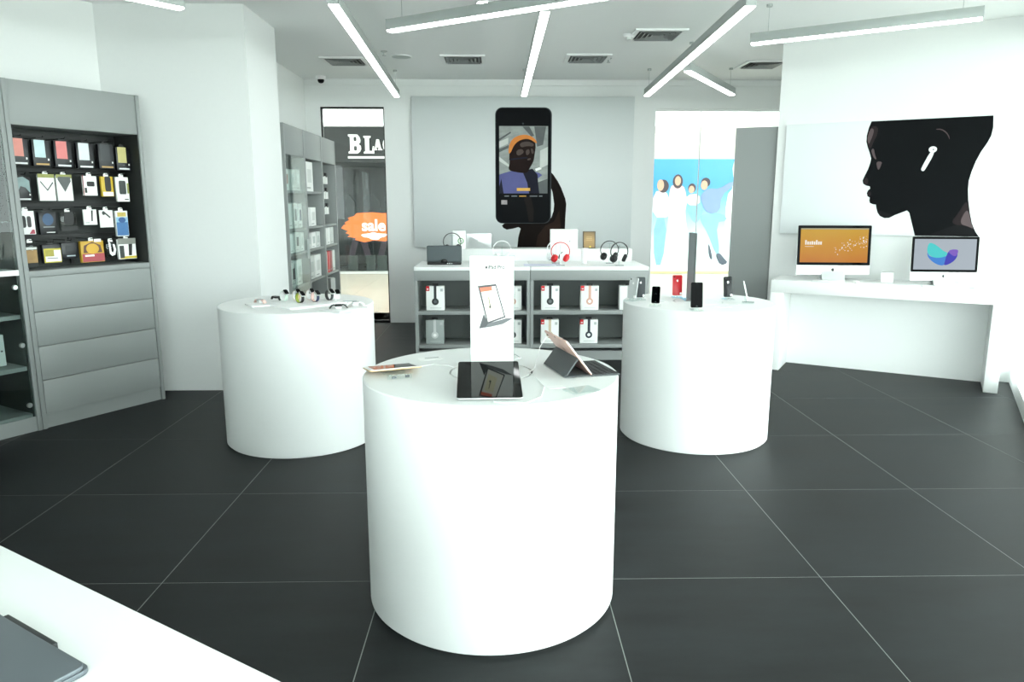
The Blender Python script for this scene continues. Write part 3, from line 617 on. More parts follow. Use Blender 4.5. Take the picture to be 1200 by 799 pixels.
package(22, 'white coiled cable hanging in a clear pouch', clearp, [('cable_loop', [(.25, .85), (.3, .2), (.5, .06), (.78, .12), (.9, .4), (.8, .7), (.6, .72), (.7, .4), (.6, .25), (.48, .3), (.42, .8)], whitep)], .02)
package(23, 'white and yellow package with a black torch', card, [('yellow_foot', rect(.05, 1, .02, .12), c('cdb52c')), ('torch', [(.55, .15), (.72, .15), (.8, .7), (.9, .78), (.5, .78), (.58, .7)], blackm), ('dark_panel', rect(.05, .3, .05, .6), dgrey), ('clear_top', rect(.0, 1, .66, .92), c('84867f', var=.3))], .025)

# cabinet with glass door
cb = thing('display_cabinet', 'tall grey cabinet with a glass door on round silver hinges', 'cabinet', cab_origin(1), A59)
MB().box(0, .03, 0, D, 0, 2.3).build('side_panel', grey, cb, bevel=.002); MB().box(.87, .898, 0, D, 0, 2.3).build('side_panel', grey, cb, bevel=.002)
MB().box(.03, .87, .01, D, 2.02, 2.3).build('header', grey, cb, bevel=.002); MB().box(.03, .87, .012, D, 0, .1).build('plinth', grey, cb)
MB().box(.03, .87, D - .02, D, .1, 2.02).build('back_panel', greyin, cb)
MB().box(.03, .04, .02, D - .02, .1, 2.02).build('lining', dgrey, cb); MB().box(.86, .87, .02, D - .02, .1, 2.02).build('lining', dgrey, cb)
MB().box(.04, .86, .03, D - .02, .1, .12).build('shelf', grey, cb)
for z in (.42, .77): MB().box(.04, .86, .03, D - .02, z, z + .028).build('shelf', grey, cb)
MB().box(.03, .87, .002, D - .02, 1.06, 1.095).build('shelf', satin, cb, label='white middle shelf')
for z in (1.4, 1.7): MB().box(.04, .86, .03, D - .02, z, z + .012).build('shelf', cabg, cb)
dr = MB().box(.034, .866, .003, .011, .104, 1.055).build('glass_door', cabg, cb)
for z in (.19, .6, .985): MB().lathe([(.0, -.012), (.014, -.012), (.017, -.006), (.017, .003), (0, .003)], 18, 'y', (.832, 0, z)).build('hinge', metal, dr, smooth=True)
dr = MB().box(.034, .866, .003, .011, 1.1, 2.015).build('glass_door', cabg, cb)
def in_cab(k, x, y):
    o = cab_origin(k); return (o[0] + x * cex - y * cey, o[1] + x * cey + y * cex)
def loose(name, label, cat, k, x, y, z, rz=0, group=None):
    p = in_cab(k, x, y); return thing(name, label, cat, (p[0], p[1], z), A59 + rz, group)
t = loose('white_carton', 'white carton with grey print behind the lower glass door', 'box', 1, .64, .17, .449, .05)
MB().box(-.17, .17, 0, .07, 0, .21).build('carton', card, t, bevel=.002)
for z in (.05, .062, .09): MB().box(-.1, .06 if z < .09 else -.02, -.001, 0, z, z + .004).build('print', c('8b9090'), t)
MB().lathe([(0, -.001), (.006, -.001), (.006, 0)], 12, 'y', (.15, 0, .1)).build('seal', blackm, t)
t = loose('black_case', 'flat black case on the shelf under the white one', 'case', 1, .62, .15, .798)
MB().box(-.18, .16, 0, .2, 0, .12).build('body', blackr, t, bevel=.008); MB().box(-.182, .162, -.002, .202, .12, .15).build('lid', blackm, t, bevel=.008)
t = loose('cable_tray', 'dark tray of small gadgets directly under the white shelf', 'tray', 1, .6, .2, .96)
MB().box(-.2, .2, 0, .2, 0, .012).build('tray', greyin, t); MB().box(-.18, -.04, .03, .15, .012, .05).build('gadget', blackm, t, bevel=.006); MB().box(.0, .16, .02, .16, .012, .04).build('gadget', dgrey, t, bevel=.006)
for s_ in (-1, 1): MB().box(s_ * .19 - .005, s_ * .19 + .005, .18, .19, -.134, 0).build('leg', metal, t)

# ================================================================== SHELF UNITS BEHIND THE PIER
SZ = (.10, .40, .68, 1.01, 1.25, 1.62)
units = []
for k, (y0, y1, l) in enumerate(((7.1, 7.83, 'tall grey shelf unit with a glass door beside the pier'), (7.83, 8.58, 'tall open grey shelf unit of white cartons, middle of three'), (8.58, 9.28, 'tall open grey shelf unit beside the narrow window'))):
    t = thing('shelf_unit', l, 'shelf', (-2.0, y0, 0), PI / 2, 'grey shelf units on the side wall')   # local x = +y world, local y = -x world
    w = y1 - y0 - .003; dp = .35
    MB().box(0, .025, 0, dp, 0, 2.26).build('side_panel', grey, t, bevel=.0015); MB().box(w - .025, w, 0, dp, 0, 2.26).build('side_panel', grey, t, bevel=.0015)
    MB().box(.025, w - .025, .004, dp, 1.98, 2.26).build('header', grey, t, bevel=.0015); MB().box(.025, w - .025, .01, dp, 0, .1).build('plinth', grey, t)
    MB().box(.025, w - .025, dp - .015, dp, .1, 1.98).build('back_panel', greyin, t)
    for z in SZ[1:] if k < 2 else SZ[1:5]: MB().box(.025, w - .025, .012, dp - .015, z, z + .025).build('shelf', grey, t, bevel=.001)
    if k == 0:
        d_ = MB().box(.028, w - .028, .002, .009, .104, 1.976).build('glass_door', cabg, t)
        MB().box(w - .07, w - .055, -.02, .002, .95, 1.15).build('handle', metal, d_)
    units.append((t, y0, w))
def on_shelf(k, x, si, w, d, h, m, label, name='carton', cat='box', printm=None, rz=0, y=.03):
    t0, y0, ww = units[k]
    z = SZ[si] + (.0255 if si else 0.0005)
    t = thing(name, label, cat, (-2.0 - y, y0 + x, z), PI / 2 + rz, 'cartons on the grey shelves')
    MB().box(-w / 2, w / 2, 0, d, 0, h).build('body', m, t, bevel=.0015)
    if printm: MB().box(-w * .28, w * .28, -.001, 0, h * .3, h * .75).build('print', printm, t)
    MB().box(-w * .4, w * .1, -.001, 0, h * .1, h * .14).build('line', c('9a9d9d'), t)
    return t
on_shelf(0, .14, 5, .1, .12, .2, card, 'slim white carton with a red panel behind the glass door', printm=c('9c5550'))
on_shelf(0, .35, 5, .13, .15, .2, offw, 'pale grey carton on the top shelf behind the glass door', printm=c('b4bab8'))
on_shelf(0, .54, 5, .14, .15, .21, offw, 'pale carton with a white panel on the top glass door shelf', printm=card)
on_shelf(0, .2, 4, .12, .15, .24, card, 'white carton on the second shelf behind the glass door')
on_shelf(0, .38, 4, .12, .15, .25, offw, 'pale carton with a dark picture behind the glass door', printm=c('4b5256'))
on_shelf(0, .56, 4, .12, .15, .24, card, 'white carton with a dark blue picture behind the glass door', printm=c('39435f'))
on_shelf(0, .2, 3, .14, .15, .19, card, 'white carton on the third shelf behind the glass door')
on_shelf(0, .4, 3, .14, .15, .2, offw, 'pale carton with a small black ball picture behind the glass door', printm=dgrey)
on_shelf(0, .58, 3, .12, .15, .19, card, 'white carton at the end of the third glass door shelf', printm=offw)
on_shelf(0, .2, 2, .15, .15, .24, offw, 'pale carton with a black picture low behind the glass door', printm=blackm)
on_shelf(0, .42, 2, .18, .15, .25, card, 'wide white carton low behind the glass door', printm=offw)
on_shelf(0, .3, 1, .2, .15, .2, card, 'white carton on the bottom shelf behind the glass door')
on_shelf(1, .27, 5, .3, .12, .31, card, 'tall white carton alone on the top shelf of the middle unit', printm=offw)
on_shelf(1, .13, 4, .07, .12, .13, card, 'tiny white carton on the second shelf of the middle unit')
on_shelf(1, .36, 4, .22, .12, .2, card, 'square white carton on the second shelf of the middle unit', printm=offw)
for k, x in enumerate((.14, .33, .53)): on_shelf(1, x, 3, .17, .12, .17, offw if k != 1 else card, ['pale carton nearest the glass door on the middle third shelf', 'white carton in the middle of the middle third shelf', 'pale carton nearest the window on the middle third shelf'][k], printm=c('b9bfbd'))
on_shelf(1, .2, 2, .22, .12, .25, offw, 'pale tall carton on the fourth shelf of the middle unit', printm=c('b9bfbd'))
on_shelf(1, .48, 2, .24, .12, .25, card, 'white tall carton on the fourth shelf of the middle unit', printm=offw)
for r_, z in enumerate((1.745, 1.57, 1.39)):
    for q in range(3):
        t = thing('hanging_package', ['small white package with black top on the top peg of the end unit', 'small white package with black top on the middle peg of the end unit', 'small white package with black top on the lowest peg of the end unit'][r_], 'package', (-2.06, 8.70 + q * .16, z), PI / 2, 'white packages pegged in the end unit ' + ['top', 'middle', 'low'][r_] + ' row')
        MB().box(-.06, .06, 0, .03, 0, .09).build('card', card, t, bevel=.001); MB().box(-.035, .035, -.004, .034, .08, .13).build('black_top', blackm, t, bevel=.004)
        MB().tube([(0, .27, .11), (0, .0, .11)], .003, 6).build('peg', metal, units[2][0]).location = (8.70 + q * .16 - 8.58, .06, z)
for k, (x, m_, l) in enumerate(((.12, card, 'white carton nearest the middle unit on the end unit shelf'), (.3, card, 'white carton in the middle of the end unit shelf'), (.48, offw, 'pale carton nearest the window on the end unit shelf'))): on_shelf(2, x, 3, .15, .12, .2, m_, l)
for k, (x, m_, l) in enumerate(((.12, card, 'white carton beside the red cartons'), (.26, redm, 'red carton beside the white ones, nearer the middle unit'), (.38, mat('red_deep', '9c1a20', .4), 'deep red carton in the end unit'), (.52, card, 'white carton beside the deep red carton'))): on_shelf(2, x, 2, .11, .12, .25, m_, l)
on_shelf(2, .2, 1, .2, .2, .2, blackr, 'black carton on the low shelf of the end unit')
on_shelf(2, .5, 1, .1, .12, .19, card, 'white carton leaning low in the end unit', rz=.4)
# grey cabinet beside the wide window
t = thing('tall_cabinet', 'tall plain grey cabinet standing beside the wide window', 'cabinet', (PWX - .13 * ux - .03 * nx, PWY - .13 * uy - .03 * ny, 0), -A31)
MB().box(-.39, -.37, .0, .55, 0, 2.24).build('side_panel', grey, t, bevel=.002); MB().box(-.02, 0, .0, .55, 0, 2.24).build('side_panel', grey, t, bevel=.002)
MB().box(-.37, -.02, .0, .55, 2.2, 2.24).build('top', grey, t); MB().box(-.37, -.02, .004, .024, .0, 2.2).build('back_panel', grey, t); MB().box(-.37, -.02, .53, .55, 0, 2.2).build('door', grey, t)

# ================================================================== LOW SHELVING WITH HEADPHONES
UY = 7.04; UD = .76; UH = .92
def low_unit(x0, x1, label):
    t = thing('low_shelf_unit', label, 'shelf', (x0, UY, 0), 0, 'low headphone shelf units')
    w = x1 - x0 - .004
    MB().box(0, w, 0, UD, .885, UH).build('top', lam, t, bevel=.003)
    MB().box(.0, w, .004, .03, .79, .885).build('header', grey, t, bevel=.0015)
    MB().box(0, .03, .03, UD, 0, .885).build('side_panel', grey, t); MB().box(w - .03, w, .03, UD, 0, .885).build('side_panel', grey, t)
    MB().box(0, .03, .006, .03, 0, .79).build('stile', grey, t); MB().box(w - .03, w, .006, .03, 0, .79).build('stile', grey, t)
    MB().box(.03, w - .03, .40, .42, 0, .885).build('back_panel', greyin, t)
    MB().box(.03, w - .03, .02, .40, .0, .09).build('plinth', grey, t)
    for z in (.09, .445): pass
    MB().box(.03, w - .03, .012, .40, .455, .49).build('shelf', grey, t, bevel=.001)
    MB().box(.03, w - .03, .012, .40, .122, .157).build('shelf', grey, t, bevel=.001)
    for s_, xx in ((0, .0305), (1, w - .0305)):
        b = MB()
        for k in range(16): b.lathe([(.003, -.0006), (.003, .0006)], 8, 'x', (xx, .06, .2 + k * .035))
        b.build('peg_holes', blackm, t)['kind'] = 'stuff'
    return t
low_unit(-.812, .308, 'low grey shelf unit under the dark speaker')
low_unit(.308, 1.452, 'low grey shelf unit under the red headphones')
ri = MB().box(-.46, 1.42, 7.805, 8.03, 0, 1.042).build('riser_plinth', satin, bevel=.003); tag(ri, 'long white raised ledge behind the headphone shelves', 'ledge')
def hp_box(xc, z, style, label):
    body, ph, tagm = style
    t = thing('headphone_box', label, 'box', (xc, 7.12, z), 0, 'headphone boxes')
    MB().box(-.088, .088, 0, .085, 0, .236).build('carton', body, t, bevel=.0015)
    if tagm: MB().prism([(-.0885, .19), (-.055, .19), (-.055, .2365), (-.0885, .2365)], -.0012, .02).build('red_corner', tagm, t)
    if tagm: MB().box(-.081, -.063, -.0018, -.001, .203, .213).build('print', card, t)
    MB().box(-.013, .013, -.0016, 0, .085, .236).build('headband_print', ph, t)
    MB().box(-.013, .013, .0, .03, .236, .2375).build('headband_print', ph, t)
    MB().lathe([(0, -.003), (.024, -.003), (.034, -.0015), (.034, 0)], 24, 'y', (0, 0, .085)).build('ear_cup_print', ph, t)
    MB().lathe([(0, -.0038), (.016, -.0038), (.016, -.003)], 20, 'y', (0, 0, .085)).build('logo_print', mat('cup_mark_' + ph.name, '5d6163' if ph is not card else 'cccccc', .4) if ph in (PHB,) else card, t)
    MB().box(.05, .075, -.001, 0, .185, .212).build('print', c('b5b9b9'), t)
    for zz in (.018, .024): MB().box(-.05, .06, -.0008, 0, zz, zz + .0025).build('print', c('b5b9b9'), t)
    MB().box(-.03, .03, .035, .037, .236, .2595).build('hang_tab', blackm, t)
PHB = mat('headphone_black_print', '23272a', .4, var=.15); PHR = mat('headphone_rose_print', 'd7a998', .4, var=.1); PHG = mat('headphone_gold_print', 'c9b79f', .4, var=.1); PHS = mat('headphone_silver_print', 'c6cac9', .4, var=.1); PHN = mat('headphone_navy_print', '272f3d', .4, var=.15)
bsilver = mat('carton_silver', '9ba3a1', .4, var=.05)
hp_box(-.62, .4905, (card, PHB, redm), 'white box with black headphones, upper shelf under the dark speaker')
hp_box(-.63, .1575, (bsilver, PHS, None), 'silver grey box with grey headphones')
hp_box(-.165, .4905, (card, PHG, redm), 'white box with pale gold headphones behind the tablet sign')
hp_box(.136, .4905, (card, PHR, redm), 'white box with rose headphones beside the tablet sign')
hp_box(.137, .1575, (card, PHB, redm), 'white box with black headphones beside the tablet sign, lower shelf')
hp_box(-.165, .1575, (card, PHB, redm), 'white box with black headphones right behind the tablet sign, lower shelf')
hp_box(.505, .4905, (card, PHB, redm), 'white box with black headphones, upper shelf under the red headphones')
hp_box(.893, .4905, (card, PHR, redm), 'white box with rose headphones in the middle of the upper shelf')
hp_box(1.275, .4905, (card, PHS, None), 'white box with white headphones at the shelf end')
hp_box(.504, .1575, (card, PHG, redm), 'white box with pale gold headphones on the lower shelf')
hp_box(.891, .1575, (card, PHN, redm), 'white box with navy headphones on the lower shelf')

# speaker dock
t = thing('speaker_dock', 'dark grey speaker dock on the low white shelf top', 'speaker', (-.54, 7.3, UH))
MB().box(-.172, .172, 0, .09, .025, .187).build('grille', mat('speaker_cloth', '4b5356', .7, var=.08, scale=150), t, bevel=.012, seg=3)
MB().box(-.168, .168, -.008, .1, 0, .028).build('base', blackm, t, bevel=.006)
MB().prism([(-.035, .02), (-.03, .045), (-.012, .055), (.012, .055), (.03, .045), (.035, .02)], -.014, .01).build('dock', black, t, bevel=.003)
for x in (.035, .055, .075): MB().box(x - .006, x + .006, -.0095, -.007, .01, .018).build('button', metal, t)
def headphones(x, y, z, rz, mband, mcup, mpad, label, w=.085, h=.19):
    t = thing('headphones', label, 'headphones', (x, y, z), rz, 'headphones on display')
    arc = []
    for k in range(25):
        a = math.radians(-38 + 256 * k / 24)
        arc.append((w * 1.02 * math.cos(a), 0, .115 + w * 1.0 * math.sin(a)))
    n = []
    b = MB()
    vs = []; fs = []
    for k, p in enumerate(arc):
        a = math.radians(-38 + 256 * k / 24); o = Vector((math.cos(a), 0, math.sin(a))); p = Vector(p)
        hw = .006 + .006 * max(0, math.sin(a))
        vs += [p + Vector((0, -hw, 0)), p + Vector((0, hw, 0)), p + Vector((0, hw, 0)) + o * .0085, p + Vector((0, -hw, 0)) + o * .0085]
    for k in range(24):
        for q in range(4): fs.append((k * 4 + q, k * 4 + (q + 1) % 4, k * 4 + 4 + (q + 1) % 4, k * 4 + 4 + q))
    fs += [(0, 1, 2, 3), (99, 98, 97, 96)]
    b.add(vs, fs).build('headband', mband, t, bevel=.0015)
    for s_ in (-1, 1):
        cx, cz = s_ * w * .72, .05
        e = bpy.data.objects.new('ear_cup', MB().lathe([(0, .018), (.03, .016), (.039, .006), (.039, -.004), (0, -.004)], 26, 'x').mesh('ear_cup', smooth=True)); C.objects.link(e); e.parent = t
        e.data.materials.append(mcup); e.location = (cx, 0, cz); e.rotation_euler = (0, (s_ > 0) * 0.0 + .42 * s_, (0 if s_ > 0 else PI) - s_ * .55)
        q = part('cushion', MB().lathe([(.014, -.004), (.016, -.018), (.028, -.022), (.039, -.016), (.04, -.004)], 26, 'x').mesh('cushion', smooth=True), mpad, e)
    return t
def hp_stand(x, y, z, label, h=.2):
    t = thing('headphone_stand', label, 'stand', (x, y, z), 0, 'clear headphone stands')
    MB().box(-.045, .045, -.035, .035, 0, .004).build('base', acryl, t)
    MB().box(-.004, .004, -.012, .012, .004, h).build('post', metal if 'steel' in label else acryl, t)
    MB().prism([(-.03, h), (.03, h), (.02, h + .01), (-.02, h + .01)], -.012, .012).build('cradle', acryl, t)
    MB().box(-.04, .04, -.052, -.04, 0, .006).build('price_tag', c('7d8385'), t)
wp = mat('headphone_white', 'eff1f1', .3); rp = mat('headphone_red', 'c8161d', .3); bp_ = mat('headphone_black', '15171a', .3)
RZ_ = 1.0425
def hpset(x, y, z, rz, a, b, cc, l1, l2):
    hp_stand(x, y, z, l2, .195 if z < 1 else .18); headphones(x, y, z + .02 - (.0 if z < 1 else 0), rz, a, b, cc, l1)
hpset(.035, 7.5, UH + .0005, 0, wp, wp, wp, 'white headphones on a stand behind the tablet sign', 'clear stand under the white headphones behind the tablet sign')
hpset(.608, 7.22, UH + .0005, 0, rp, rp, rp, 'bright red headphones on a clear stand', 'steel stand under the red headphones')
hpset(.585, 7.5, UH + .0005, .1, wp, wp, blackr, 'white headphones half hidden behind the red pair', 'clear stand behind the red headphones')
hpset(1.13, 7.48, UH + .0005, 0, bp_, bp_, blackr, 'black headphones next to the gold framed plaque', 'clear stand under the black headphones next to the plaque')
hpset(1.185, 7.2, UH + .0005, .25, bp_, bp_, blackr, 'black headphones near the end of the low shelf top', 'clear stand under the black headphones near the shelf top end')
headphones(-.478, 7.62, UH + .0955, 0, bp_, bp_, blackr, 'black headphones peeking over the dark speaker')
hp_stand(-.478, 7.62, UH, 'clear stand behind the dark speaker', .27)
# things on the raised ledge
t = thing('green_label_box', 'white box with a green ring standing on the raised ledge', 'box', (-.42, 7.84, 1.042))
MB().box(-.03 - .035, .07, 0, .1, 0, .19).build('carton', card, t, bevel=.0015)
gr = [(.02 + .028 * math.cos(2 * PI * k / 20), -.001, .085 + .028 * math.sin(2 * PI * k / 20)) for k in range(20)]
MB().tube(gr, .0045, 6, True).build('green_ring_print', mat('green_print', '5f9a5c', .5), t); MB().prism(ell(.02, .085, .009, .012, 12), -.0015, 0).build('green_dot_print', MATS['green_print'], t)
t = thing('laptop', 'open silver laptop seen from behind on the raised ledge', 'laptop', (-.21, 7.93, 1.042))
lid = MB().prism(rr(.27, .155, .01, 4, 0, .0775 + .004), 0, .006).build('lid', alu, t, bevel=.001); lid.rotation_euler = (.12, 0, 0)
apple_mark('logo', whitep, lid, (0, -.0004, .085), .026)
MB().prism(rr(.27, .08, .008, 3, 0, .045), 0.0, .008, 'xy').build('base', alu, t, bevel=.001)
MB().tube([(-.1, .004, .008), (.1, .004, .008)], .004, 8).build('hinge', dgrey, t)
t = thing('white_box', 'large white box on the raised ledge behind the red headphones', 'box', (.70, 7.85, 1.042))
MB().box(-.145, .145, 0, .12, 0, .205).build('carton', card, t, bevel=.0015); MB().prism(ell(.06, .08, .008, .01, 12), -.001, 0).build('print', c('a9a9a9'), t); MB().box(-.146, .146, -.0005, .1205, .16, .163).build('lid_seam', offw, t)
t = thing('plaque', 'small bronze gold plaque in a dark frame on the raised ledge', 'plaque', (.972, 7.88, 1.042), rot=(-.12, 0, 0))
MB().box(-.068, .068, 0, .012, 0, .185).build('frame', mat('plaque_frame', '4a3d2a', .4), t, bevel=.002)
MB().box(-.056, .056, -.0015, 0, .012, .173).build('plate', grad_mat('plaque_bronze', [(0, '8c6a35'), (.5, 'a58248'), (1, '6e5730')], 'Z', 0, .18, .3, .3), t)
for z in (.12, .105, .09): MB().box(-.03, .03, -.002, -.001, z, z + .004).build('engraved_line', c('d0b27a'), t)
MB().lathe([(0, -.003), (.01, -.003), (.01, -.001)], 14, 'y', (.01, 0, .02)).build('seal', c('d8c34a'), t)
MB().box(-.004, .004, .012, .07, 0, .1).build('strut', blackm, t)
t = thing('white_cup', 'small white plastic cup in front of the bronze plaque', 'cup', (.865, 7.4, UH))
MB().lathe([(.028, 0), (.034, .12), (.04, .15), (.037, .15), (.032, .12), (.026, .004), (0, .004)], 28).build('cup', whitep, t, smooth=True); MB().lathe([(.041, .148), (.041, .156), (0, .158)], 28).build('lid', whitep, t, smooth=True)
t = thing('small_speaker', 'tiny black pill speaker behind the tablet sign', 'speaker', (.135, 7.28, UH))
MB().lathe([(.012, 0), (.014, .004), (.014, .056), (.011, .06), (0, .06)], 18).build('body', blackm, t, smooth=True); MB().lathe([(.0145, .02), (.0145, .03), (.0135, .03), (.0135, .02)], 18).build('ring', metal, t)
pb = MB().prism(rr(.36, .25, .01, 3, .43, 7.26), UH + .0003, UH + .0018, 'xy').build('price_sheet', mat('sheet_pale', 'd8dcee', .4)); tag(pb, 'pale lilac sheet lying on the low shelf top', 'sheet')

# ================================================================== COMPUTER DESK AND COMPUTERS
dk = thing('computer_desk', 'white waterfall desk under the portrait poster', 'desk', (2.494, 6.639, 0), -A31)
DH = .835
MB().box(0, 1.82, 0, .485, DH - .115, DH).build('top', lam, dk, bevel=.002)
MB().box(0, .115, 0, .485, 0, DH - .115).build('end_panel', lam, dk, bevel=.002); MB().box(1.72, 1.82, 0, .485, 0, DH - .115).build('end_panel', lam, dk, bevel=.002)
MB().box(.115, 1.72, .40, .43, 0, DH - .115).build('modesty_panel', lam, dk)
def on_desk(s, d, z=DH): return (2.494 + s * ux - d * nx, 6.639 + s * uy - d * ny, z)
def imac(s, d, rz, w, label, scr, shapes, tilt=.08):
    p = on_desk(s, d); k = w / .65
    t = thing('desktop_computer', label, 'computer', p, rz, 'desktop computers on the white desk')
    MB().prism(rr(.2 * k, .18 * k, .006, 3, 0, .02), 0, .005, 'xy').build('foot', alu, t, bevel=.001)
    MB().prism([(.07 * k, .004), (.082 * k, .004), (.10 * k, .10 * k), (.07 * k, .28 * k), (.055 * k, .28 * k), (.085 * k, .10 * k)], -.095 * k, .095 * k, 'yz').build('stand', alu, t, bevel=.001)
    MB().prism([(-.03 * k, .005), (-.02 * k, .01), (.012 * k, .085 * k), (.012 * k, .092 * k), (.004 * k, .088 * k), (-.034 * k, .008)], -.1 * k, .1 * k, 'yz').build('stand_front', alu, t)
    e = bpy.data.objects.new('display', None)
    hd = .516 * k - .07 * k; zb = .05 * k
    body = MB(); n = 10; hw = w / 2
    body.prism(rr(w, hd, .012 * k, 4, 0, hd / 2), 0, .006)
    dsp = body.build('display', alu, t, bevel=.001); dsp.location = (0, .0, zb); dsp.rotation_euler = (-tilt, 0, 0)
    MB().add([(-hw * .96, .006, .02), (hw * .96, .006, .02), (hw * .96, .006, hd - .02), (-hw * .96, .006, hd - .02), (-hw * .3, .045 * k, hd * .3), (hw * .3, .045 * k, hd * .3), (hw * .3, .045 * k, hd * .7), (-hw * .3, .045 * k, hd * .7)], [(0, 1, 2, 3), (0, 1, 5, 4), (1, 2, 6, 5), (2, 3, 7, 6), (3, 0, 4, 7), (4, 5, 6, 7)]).build('rear_shell', alu, dsp)
    ch = .085 * k
    MB().box(-hw + .001, hw - .001, -.0012, 0, .001, ch - .0005).build('chin', mat('chin_silver', 'e3e6e6', .35, .2), dsp)
    MB().prism(rr(w - .002, hd - ch, .01 * k, 4, 0, ch + (hd - ch) / 2 - .001), -.0012, 0).build('bezel', bcoat, dsp)
    apple_mark('logo', blackm, dsp, (0, -.0014, ch * .52), .03 * k)
    bz = .026 * k; x0, x1, z0, z1 = -hw + bz, hw - bz, ch + bz, hd - bz
    MB().box(x0, x1, -.002, -.0012, z0, z1).build('screen', scr, dsp)
    for j, (nm, pts, m_) in enumerate(shapes):
        MB().prism([(x0 + a * (x1 - x0), z0 + b * (z1 - z0)) for a, b in pts], -.0024 - .0003 * j, -.0019).build(nm, m_, dsp)
    return t, dsp, (x0, x1, z0, z1)
def em(name, h, p): return mat(name, '040404', .3, 0, .1, emit=h, power=p, var=.02)
bars = [('screen_word', rect(.07 + i * .032, .092 + i * .032, .52, .52 + hgt), em('screen_white', 'f4efe4', .8)) for i, hgt in enumerate((.13, .09, .09, .1, .09, .13, .09, .09))]
t, dsp, (x0, x1, z0, z1) = imac(.485, .24, -.1, .645, 'desktop computer with an orange screen', grad_mat('orange_screen', [(0, 'c87510'), (.45, 'd08f14'), (1, 'd2a62a')], 'Z', .08, .45, .2, .35, .72, 5.0), bars + [('screen_word', rect(.07, .2, .46, .47), em('screen_white', 'f4efe4', .8)), ('screen_bar', rect(0, 1, .965, 1), em('screen_barm', 'e3dcb0', .4))])
b = MB()
for i in range(70):
    a = random.random(); xx = .5 + .48 * a; zz = .34 + .3 * a + random.gauss(0, .09); zz = min(.9, max(.1, zz)); s_ = random.uniform(.003, .009)
    X_, Z_ = x0 + xx * (x1 - x0), z0 + zz * (z1 - z0)
    b.box(X_ - s_ / 2, X_ + s_ / 2, -.0056, -.0052, Z_ - s_ / 2, Z_ + s_ / 2)
sp_ = b.build('screen_sparkles', em('screen_white', 'f4efe4', .8), dsp); sp_['kind'] = 'stuff'
fan = lambda cx, cy, r, a0, a1, sx=.58: [(cx, cy)] + [(cx + r * sx * math.cos(math.radians(a0 + (a1 - a0) * k / 14)), cy + r * math.sin(math.radians(a0 + (a1 - a0) * k / 14))) for k in range(15)]
imac(1.355, .24, -.12, .54, 'desktop computer with blue petals on a grey screen', em('grey_screen', 'aab4be', .75),
     [('petal', smooth_poly([(.21, .6), (.24, .45), (.34, .39), (.46, .4), (.53, .46), (.52, .3), (.5, .13), (.4, .15), (.3, .26), (.22, .42)], 2), em('petal_blue', '2f7fd6', .75)),
      ('petal', smooth_poly([(.53, .52), (.57, .62), (.68, .54), (.71, .5), (.68, .34), (.6, .2), (.49, .12), (.51, .3)], 2), em('petal_indigo', '2a1fb4', .75)),
      ('petal', smooth_poly([(.55, .62), (.62, .67), (.71, .66), (.71, .54), (.67, .42), (.58, .52)], 2), em('petal_purple', '7a4fc0', .75)),
      ('petal', smooth_poly([(.23, .88), (.3, .86), (.4, .73), (.47, .61), (.54, .56), (.53, .45), (.42, .38), (.3, .4), (.215, .53), (.205, .7)], 2), em('petal_aqua', '3fd0cf', .75))])
def keyboard(s, d, rz, label, mx=None):
    t = thing('keyboard', label, 'keyboard', on_desk(s, d), rz, 'white keyboards on the desk')
    MB().prism(rr(.28, .114, .008, 3), 0, .006, 'xy').build('body', alu, t, bevel=.001)
    for r_ in range(5):
        for k in range(12):
            if r_ == 0 and 3 < k < 8: continue
            MB().box(-.132 + k * .0222, -.132 + k * .0222 + .0195, -.05 + r_ * .0205, -.05 + r_ * .0205 + .0175, .006, .0078).build('key', whitep, t)
        if r_ == 0: MB().box(-.132 + 4 * .0222, -.132 + 7 * .0222 + .0195, -.05, -.0325, .006, .0078).build('key', whitep, t)
keyboard(.475, .06, -.5, 'thin white keyboard before the orange screen'); keyboard(1.34, .06, -.5, 'thin white keyboard before the petal screen')
for s, l in ((.70, 'white mouse beside the orange screen'), (1.58, 'white mouse beside the petal screen')):
    t = thing('computer_mouse', l, 'mouse', on_desk(s, .08), -.2, 'white computer mice')
    MB().add(*(lambda R=12, S=20: ([(.029 * math.cos(2 * PI * j / S) * math.cos(i / R * PI / 2), .056 * math.sin(2 * PI * j / S) * math.cos(i / R * PI / 2), .003 + .02 * math.sin(i / R * PI / 2)) for i in range(R) for j in range(S)] + [(0, 0, .0232)], [(i * S + j, i * S + (j + 1) % S, (i + 1) * S + (j + 1) % S, (i + 1) * S + j) for i in range(R - 1) for j in range(S)] + [((R - 1) * S + j, (R - 1) * S + (j + 1) % S, R * S) for j in range(S)]))()).build('shell', whitep, t, smooth=True)
    MB().prism(rr(.05, .1, .024, 5), 0, .003, 'xy').build('base', alu, t)
t = thing('router_box', 'small white router box between the two computers', 'router', on_desk(.93, .26), -A31)
MB().box(-.05, .05, -.04, .04, 0, .09).build('body', whitep, t, bevel=.008); MB().lathe([(0, -.041), (.004, -.041), (.004, -.039)], 10, 'y', (.03, 0, .02)).build('led', c('9fd0a0'), t)

